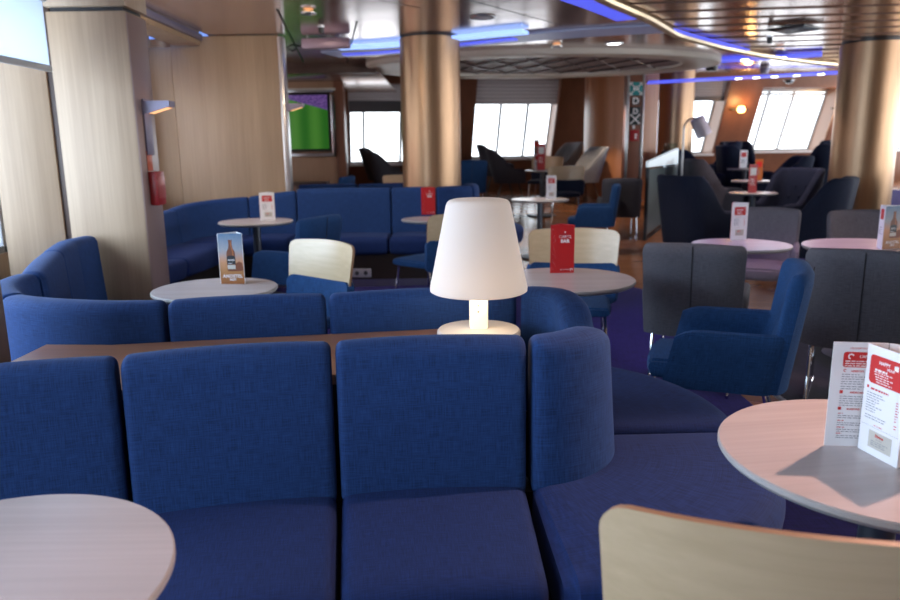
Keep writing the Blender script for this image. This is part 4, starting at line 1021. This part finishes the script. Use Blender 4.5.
def make_lounge(lab, loc, rz, fab, hb=.98, w=.80, d=.78, ha=.56, grp=None, seatm=None, tuft=False, leg=DARKSTEEL, legh=.14):
    t = thing('lounge_chair', lab, 'chair', loc, rz, grp or 'dark lounge chairs')
    mb = MB(); ushell(mb, w, d, .22, ha, hb, legh, .10, -d*.32, d*.10, fab, .10, .02, .0, btap=.08); s = mb.build('shell', t, 60)
    mb = round_box(w-.20, d-.12, .16, .06, seatm or fab, (0, .06, .40), puff=.02); mb.build('seat_cushion', t)
    if tuft:
        for r_, z in ((-.16, .62), (.0, .62), (.16, .62), (-.08, .76), (.08, .76)):
            mb = MB(); mb.lathe([(0, .012), (.014, .008), (.018, 0), (0, 0)], fab, 10, (r_, -d/2+.10-.1*(z-.14)/(hb-.14), z), Matrix.Rotation(-PI/2, 4, 'X')); mb.build('button', t)
    for sx in (-1, 1):
        for sy in (-1, 1):
            mb = MB(); mb.tube([(sx*(w/2-.12), sy*(d/2-.12), legh+.02), (sx*(w/2-.09), sy*(d/2-.09), .004)], .014, leg, 8); mb.build('leg', t)
    return t
def make_shell_chair(lab, loc, rz, fab, fin=None, hb=.90, grp=None):
    t = thing('shell_armchair', lab, 'chair', loc, rz, grp or 'shell chairs by the front windows')
    mb = MB(); ushell(mb, .60, .56, .2, .60, hb, .36, .05, -.21, .07, fab, .14, .03, 0, btap=.16); mb.build('shell', t, 60)
    mb = round_box(.46, .48, .09, .04, fin or fab, (0, .03, .41), puff=.01); mb.build('seat_cushion', t)
    for sx in (-1, 1):
        for sy in (-1, 1):
            mb = MB(); mb.tube([(sx*.15, sy*.15, .37), (sx*.25, sy*.25, .004)], .010, BLACK, 8); mb.build('leg', t)
    return t
# plywood chairs
make_wood_chair('plywood back chair cropped at the bottom edge, drawn up to the near pinkish table', (.56, 1.17, 0), face(.25, .97))
ta = tp(565, 278.5)
make_wood_chair('plywood back chair behind the red bar menu, facing the sofa', (.74, 4.30, 0), face(-.17, -1))
make_wood_chair('plywood back chair set sideways by the corner banquette table', (-.90, 3.90, 0), face(-.66, -.75))
make_wood_chair('plywood back chair half hidden behind the table lamp', (-.17, 6.1, 0), face(-.75, .66))
make_wood_chair('plywood back chair with dark navy pad beyond the far pale table', (1.80, 11.25, fz(11.25)), face(-.15, -1), seat=NAVY, padding=NAVY)
make_wood_chair('farthest plywood back chair, beside the light topped shell chairs', (1.62, 12.6, fz(12.6)), face(-.4, -.9), seat=NAVY, padding=NAVY)
make_wood_chair('plywood back chair seen just left of the bronze column by the window', (-.60, 10.6, fz(10.6)), face(.2, .98), seat=CHAIRBLUE)
# upholstered armchairs
make_armchair('blue armchair with low arms turned sideways behind the near pinkish table', (1.24, 3.22, 0), face(-.93, .36))
make_armchair('dark grey armchair with seamed back toward us, left of the blue armchair', (1.43, 4.12, 0), face(.42, .91), fab=GREY)
make_armchair('dark grey armchair with seamed back toward us, at the right edge', (2.20, 3.80, 0), face(.50, .87), fab=GREY)
make_armchair('lilac grey armchair facing us on the far side of the lilac lit table', (2.50, 5.78, 0), face(-.45, -.89), fab=LILACGREY)
make_armchair('grey armchair facing us behind the pinkish table at the right edge', (3.20, 5.42, 0), face(-.2, -.98), fab=GREY)
make_armchair('dark blue armchair with raised back near the white menu in the rear banquette', (-1.28, 5.95, 0), face(-.88, .47))
make_armchair('blue armchair facing left beside the far pale table', (1.86, 9.45, fz(9.45)), face(-.98, .2))
make_armchair('brown grey armchair with back toward us, beside the frosted screen', (2.34, 10.05, fz(10.05)), face(.1, 1), fab=DARKGREY)
make_armchair('blue armchair below the television, turned toward the window', (-1.72, 10.55, fz(10.55)), face(-.95, .2))
make_armchair('blue armchair with only its back top showing, right of the bronze column by the window', (.32, 12.3, fz(12.3)), face(-.2, 1), fab=CHAIRBLUE)
# dark lounge chairs round the three small tables
LG = 'lounge chairs'
def lp(px, py, h): return tp(px, py, h)
make_lounge('dark lounge chair with sweeping pale seat, turned right to the nearest lounge table', (3.20, 9.25, fz(9.25)), face(.93, .36), NAVY, 1.0, seatm=DARKGREY)
make_lounge('dark navy lounge chair with its back to us, before the right bronze column', (4.05, 8.3, 0), face(-.80, .60), NAVY, 1.02)
make_lounge('tufted dark lounge chair facing left behind the nearest lounge table', (4.42, 9.70, fz(9.70)), face(-.90, -.42), NAVY, 1.0, w=.72, d=.72, tuft=True)
make_lounge('grey lounge chair with pale back behind the floor lamp', (3.97, 11.1, fz(11.1)), face(.95, .1), DARKGREY, .98, w=.72, d=.68)
make_lounge('dark lounge chair with square back behind the grey one by the floor lamp', (4.2, 12.6, fz(12.6)), face(.6, -.6), NAVY, .95)
make_lounge('navy lounge chair with back to the wall sconce, under the tallest slanted window', (5.2, 12.85, fz(12.85)), face(.98, -.1), NAVY, 1.0)
make_lounge('dark lounge chair seen from behind, under the middle of the tallest slanted window', (6.2, 12.3, fz(12.3)), face(-.3, .95), NAVY, 1.05)
make_lounge('grey lounge chair with tall back beside the right bronze column', (5.9, 10.8, fz(10.8)), face(-.95, -.2), DARKGREY, 1.02, seatm=GREY)
make_lounge('dark lounge chair turned left, behind the middle lounge table', (5.28, 11.85, fz(11.85)), face(-.95, .2), NAVY, .92)
make_lounge('small navy chair back standing under the wall sconce', (5.0, 13.75, fz(13.75)), face(-.95, .2), NAVY, .98, w=.6, d=.6)
make_lounge('navy chair below the window behind the far round column', (5.7, 14.4, fz(14.4)), face(.1, -1), NAVY, .96, w=.66, d=.6)
make_lounge('navy lounge chair only part in view at the right edge beyond the bronze column', (5.62, 8.2, 0), face(-.4, .9), NAVY, 1.08)
make_lounge('dark chair under the right end of the tallest slanted window', (7.05, 13.5, fz(13.5)), face(-.6, -.7), NAVY, 1.0, w=.66, d=.62)
# shell chairs by the bow windows
make_shell_chair('grey shell chair under the three pane window, in front of its twin', (1.10, 13.1, fz(13.1)), face(.98, -.1), DARKGREY, hb=.96)
make_shell_chair('grey shell chair under the three pane window, behind its twin', (.98, 14.15, fz(14.15)), face(.98, -.1), DARKGREY, hb=.96)
make_shell_chair('light topped shell chair facing left by the curved orange wall', (2.36, 13.05, fz(13.05)), face(-.95, -.3), PALEGREY, DARKGREY, hb=.98)
make_shell_chair('light topped shell chair facing left, nearer the three pane window', (2.2, 14.6, fz(14.6)), face(-.9, -.4), PALEGREY, DARKGREY, hb=.98)
make_shell_chair('dark shell chair by the window beside the television, in front of its twin', (-.98, 12.9, fz(12.9)), face(.98, -.05), DARKGREY, hb=.95)
make_shell_chair('dark shell chair by the window beside the television, behind its twin', (-1.2, 13.7, fz(13.7)), face(.98, -.05), DARKGREY, hb=.95)

# ------------------------------------------------------------------ television, sconces, wall fittings
def tv():
    y = 11.8; z1, z0 = atY(310, 95, y).z, atY(310, 149, y).z; x1 = atY(328, 120, y).x; x0 = x1-1.35
    t = thing('television', 'wall mounted television showing a green football pitch', 'television', ((x0+x1)/2, y, (z0+z1)/2)); w, h = (x1-x0)/2, (z1-z0)/2
    mb = MB(); mb.box(-w-.04, w+.04, 0, .05, -h-.04, h+.04, BLACK, .008); mb.build('casing', t)
    mb = MB(); mb.quad((-w, -.003, -h), (w, -.003, -h), (w, -.003, h), (-w, -.003, h), TVPIC); mb.build('screen', t)
    mb = MB(); mb.box(w+.05, w+.09, -.01, .06, -h-.12, h, STEEL, .004); mb.box(-w, w+.09, -.01, .06, -h-.12, -h-.07, STEEL, .004); mb.box(-w, w+.09, -.01, .06, h+.04, h+.08, STEEL, .004); mb.build('wall_mount', t)
tv()
for lab, y0, y1 in (('upper green safety sign beside the television', 103, 116), ('lower green safety sign beside the television', 117, 129)):
    a, b = atY(336.5, y0, 11.88), atY(336.5, y1, 11.88); t = thing('safety_sign', lab, 'sign', (a.x, 11.885, (a.z+b.z)/2)); h = (a.z-b.z)/2
    mb = MB(); mb.box(-.045, .045, -.004, .01, -h, h, GREENSIGN, .003); mb.build('plate', t)
    mb = MB(); mb.box(-.018, .018, -.007, -.003, -h*.1, h*.7, PRINTWHITE); mb.box(-.03, .03, -.007, -.003, -h*.55, -h*.35, PRINTWHITE); mb.build('symbol', t)
def sconce(lab, loc, rz, plate=True, s=1., glow=True):
    t = thing('wall_sconce', lab, 'wall lamp', loc, rz)          # local +Y points out of the wall
    if plate:
        mb = MB(); mb.box(-.055, .055, 0, .012, -.30, .05, SCONCEMETAL, .004); mb.build('back_plate', t)
    mb = MB(); k = mb.add([(x*s, y*s, z*s) for x, y, z in ((-.06, .0, -.05), (.06, 0, -.05), (.06, 0, .035), (-.06, 0, .035), (-.05, .17, .0), (.05, .17, .0), (.05, .17, .035), (-.05, .17, .035))])
    for q_ in ((0, 1, 2, 3), (4, 5, 6, 7), (0, 3, 7, 4), (1, 2, 6, 5)): mb.face([k+i for i in q_], SCONCEMETAL)
    mb.build('body', t)
    mb = MB(); mb.quad((-.045*s, .035*s, -.041*s), (.045*s, .035*s, -.041*s), (.042*s, .155*s, -.006*s), (-.042*s, .155*s, -.006*s), WARMSOFT); mb.build('diffuser', t)
    mb = MB(); mb.quad((-.05*s, .02*s, .033*s), (.05*s, .02*s, .033*s), (.04*s, .14*s, .033*s), (-.04*s, .14*s, .033*s), WARMSOFT); mb.build('diffuser', t)
    return t
pz = atY(150, 107, 4.78); sconce('wall sconce glowing on the side of the tall left pillar', (PX1+.006, 4.78, pz.z), -PI/2)
pz = atY(288, 107, 8.06); sconce('wall sconce at the end of the panelled partition beside the television', (BX+.055, 8.06, pz.z), -PI/2, False)
# fire alarm box on the pillar side
a = atY(160, 187, 4.78)
t = thing('fire_alarm_box', 'dark red fire alarm box on the side of the tall left pillar', 'fire alarm', (PX1+.006, 4.78, a.z))
mb = MB(); mb.box(0, .055, -.065, .07, -.115, .10, REDBOX, .008); mb.build('housing', t)
mb = MB(); mb.box(.056, .059, -.05, .06, -.07, .07, pmat('alarm_face', (.45, .10, .09), .3), .002); mb.build('face', t)
t = thing('alarm_card', 'small orange red card above the fire alarm box on the pillar', 'sign', (PX1+.006, 4.76, a.z+.17)); mb = MB(); mb.box(0, .004, -.04, .04, -.065, .06, pmat('orange_card', (.55, .10, .04), .4), .001); mb.build('plate', t)
# round glowing sconces on the leaning walls between windows
def round_sconce(lab, P, X, z, ang):
    p = Vector(P(X, -.02, z)); t = thing('wall_sconce', lab, 'wall lamp', p, R(ang)+PI)
    mb = MB(); mb.box(-.20, .20, -.02, .03, -.015, .02, BLACK, .006); mb.build('bracket', t)
    mb = MB(); mb.lathe([(0, -.075), (.06, -.06), (.085, 0), (.06, .06), (0, .075)], WARMLED, 20, (0, .09, 0)); mb.build('globe', t)
    l = bpy.data.lights.new('sconce_glow', 'POINT'); l.energy = 14; l.color = (1, .55, .2); l.shadow_soft_size = .08; o = bpy.data.objects.new('sconce_glow', l); COL.objects.link(o); o.location = p + Vector((math.sin(R(ang))*.25, -math.cos(R(ang))*.25, 0))
round_sconce('glowing amber wall sconce left of the tallest slanted window', PW4, wall_x(738, 0, 2.1), 2.12, 10)
round_sconce('glowing amber wall sconce right of the tallest slanted window, beside the bronze column', PW4, wall_x(838, 0, 2.1), 2.14, 10)
# frosted screen with glass above, floor lamp
a, b = Vector((2.70, 10.0, 0)), Vector((3.62, 11.7, 0))
t = thing('glass_screen', 'dark framed frosted glass screen with lit top edge behind the grey armchair', 'screen', tuple(a))
d = (b-a); n = Vector((-d.y, d.x, 0)).normalized()*.02
def slabAB(f0, f1, z0, z1, mat, name, w=1., parent=t):
    p, q_ = d*f0, d*f1; mb = MB(); za, zb = fz(a.y+p.y), fz(a.y+q_.y)
    k = mb.add([p-n*w+Vector((0, 0, za+z0)), q_-n*w+Vector((0, 0, zb+z0)), q_+n*w+Vector((0, 0, zb+z0)), p+n*w+Vector((0, 0, za+z0)), p-n*w+Vector((0, 0, z1)), q_-n*w+Vector((0, 0, z1)), q_+n*w+Vector((0, 0, z1)), p+n*w+Vector((0, 0, z1))])
    for f in ((0, 1, 2, 3), (4, 5, 6, 7), (0, 1, 5, 4), (1, 2, 6, 5), (2, 3, 7, 6), (3, 0, 4, 7)): mb.face([k+i for i in f], mat)
    return mb.build(name, parent)
slabAB(.03, .55, .06, 1.07, FROST, 'panel', .6); slabAB(.57, .98, .06, 1.07, FROST, 'panel', .6)
slabAB(0, .03, 0, 1.09, BLACK, 'post'); slabAB(.55, .57, 0, 1.09, STEEL, 'post'); slabAB(.98, 1, 0, 1.09, STEEL, 'post'); slabAB(0, 1, .01, .06, BLACK, 'bottom_rail')
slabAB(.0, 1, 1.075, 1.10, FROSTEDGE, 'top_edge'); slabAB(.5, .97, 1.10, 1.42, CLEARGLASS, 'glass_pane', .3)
f = tp(677, 226, .02); f = (3.36, 10.6, fz(10.6))
t = thing('floor_lamp', 'silver floor lamp with bowed neck and tilted cylinder shade beside the frosted screen', 'lamp', f)
mb = MB(); mb.lathe([(0, 0), (.15, 0), (.15, .02), (.14, .03), (0, .032)], WHITEPAINT, 30); mb.build('base', t)
mb = MB(); mb.tube([(0, 0, .02), (0, 0, 1.40)] + [(-.0+.14-.14*math.cos(R(aa)), 0, 1.46+.14*math.sin(R(aa))) for aa in range(0, 110, 15)], .014, STEEL, 10); mb.build('pole', t)
mb = MB(); Mr = Matrix.Translation((.22, 0, 1.51)) @ Matrix.Rotation(R(-28), 4, 'Y'); mb.lathe([(.105, -.17), (.11, -.17), (.10, .10), (.0, .10), (0, .09), (.092, .09), (.105, -.17)], pmat('lamp_shade_metal', (.55, .52, .60), .3, .5), 28, (0, 0, 0), Mr); mb.build('shade', t)
mb = MB(); mb.lathe([(0, -.12), (.10, -.12), (.10, -.11), (0, -.11)], WARMSOFT, 20, (0, 0, 0), Mr); mb.build('bulb', t)
# low rail below the television and a drinking glass
t = thing('low_bench', 'low dark wooden bench rail along the wall below the television', 'bench', (-2.4, 11.3, fz(11.3)))
mb = MB(); mb.box(-.75, .55, -.15, .15, .62, .68, DARKWOOD, .008); mb.build('top', t)
for x in (-.6, -.2, .1, .45):
    mb = MB(); mb.box(x-.03, x+.03, -.12, .12, 0, .62, DARKWOOD, .004); mb.build('leg', t)
# loudspeaker on the brown wall right of the bronze column
p = atY(467, 88, 14.9); t = thing('wall_speaker', 'small white speaker box high on the brown wall right of the bronze column', 'speaker', tuple(p)); mb = MB(); mb.box(-.10, .10, -.1, .12, -.09, .09, CREAM, .01); mb.build('housing', t)
mb = MB(); mb.box(-.08, .08, -.106, -.1, -.07, .07, PRINTGREY, .002); mb.build('grille', t)

# ------------------------------------------------------------------ light
w = bpy.data.worlds.new('World'); scn.world = w; w.use_nodes = True
bg = w.node_tree.nodes['Background']; bg.inputs['Color'].default_value = (.86, .93, 1, 1); bg.inputs['Strength'].default_value = 4.0
def area(name, loc, target, sx, sy, e, col):
    l = bpy.data.lights.new(name, 'AREA'); l.shape = 'RECTANGLE'; l.size = sx; l.size_y = sy; l.energy = e; l.color = col
    o = bpy.data.objects.new(name, l); COL.objects.link(o); o.location = loc; o.rotation_euler = (Vector(target)-Vector(loc)).to_track_quat('-Z', 'Y').to_euler(); return o
area('daylight_window_left', (WX-.25, 1.1, 1.5), (0, 1.1, 1.2), 7.4, 1.45, 190, (.48, .71, 1))
area('daylight_window_right', (10.0, 4.5, 1.7), (0, 4.5, 1.3), 14, 1.45, 420, (.9, .94, 1))
def down(lab, x, y, e, col, spot=70, z=2.55, blend=.4, size=.04):
    t = thing('downlight', lab, 'downlight', (x, y, z), 0, 'ceiling downlights'); mb = MB(); mb.lathe([(.05, 0), (.07, 0), (.07, -.012), (.05, -.016), (.045, -.006)], STEEL, 20); mb.build('rim', t)
    mb = MB(); mb.lathe([(0, .006), (.045, .006), (.045, .009), (0, .01)], WARMSOFT, 16); mb.build('lens', t)
    l = bpy.data.lights.new('downlight_beam', 'SPOT'); l.energy = e; l.color = col; l.spot_size = R(spot); l.spot_blend = blend; l.shadow_soft_size = size
    o = bpy.data.objects.new('downlight_beam', l); COL.objects.link(o); o.location = (x, y, z-.03); return o
o = down('ceiling downlight above the grey armchairs, casting the menu shadow', 1.95, 2.42, 230, (1, .55, .42), 60); o.rotation_euler = (Vector((1.0, 1.35, .73))-o.location).to_track_quat('-Z', 'Y').to_euler()
down('added downlight above the lilac lit table', 2.2, 5.1, 60, (.62, .38, 1), 60)  # extra unseen spot whose colour turns the tabletop lilac
down('added downlight above the pinkish table at the right edge', 2.9, 4.9, 70, (1, .6, .5), 60)  # spot added for the pink light on this table
down('added downlight above the red bar menu table', .7, 3.7, 30, (1, .75, .7), 80)  # weak unseen spot added to brighten the red menu's table
down('added downlight over the middle of the nearest sofa', -.1, 1.2, 6, (1, .85, .8), 110)  # faint fill light added over the front seats
down('added downlight over the rear banquette', -1.2, 6.7, 40, (1, .85, .75), 100)  # unseen fill added to lift the rear booth
down('added downlight by the panelled partition', -1.8, 5.3, 55, (1, .78, .58), 100).rotation_euler = (Vector((-2.4, 8.0, 1.1))-Vector((-1.8, 5.3, 2.5))).to_track_quat('-Z', 'Y').to_euler()  # added wall wash, kept out of frame, brightens the partition
down('added downlight before the curved orange wall', 2.55, 12.4, 90, (1, .72, .5), 80)  # added warm lamp, stands in for window daylight on the curved wall
down('added downlight over the far pale table', 1.3, 9.0, 80, (1, .85, .7), 90)  # added fill, makes up for weak front-window daylight here
down('added downlight over the lounge tables', 4.2, 9.6, 100, (1, .75, .7), 95)  # added fill that lifts the dim lounge area
scn.view_settings.view_transform = 'Standard'; scn.view_settings.look = 'None'; scn.view_settings.exposure = 0.15; scn.view_settings.gamma = 1; scn.view_settings.use_curve_mapping = False
scn.cycles.use_denoising = True; scn.cycles.max_bounces = 8; scn.cycles.transparent_max_bounces = 16; scn.cycles.sample_clamp_indirect = 6
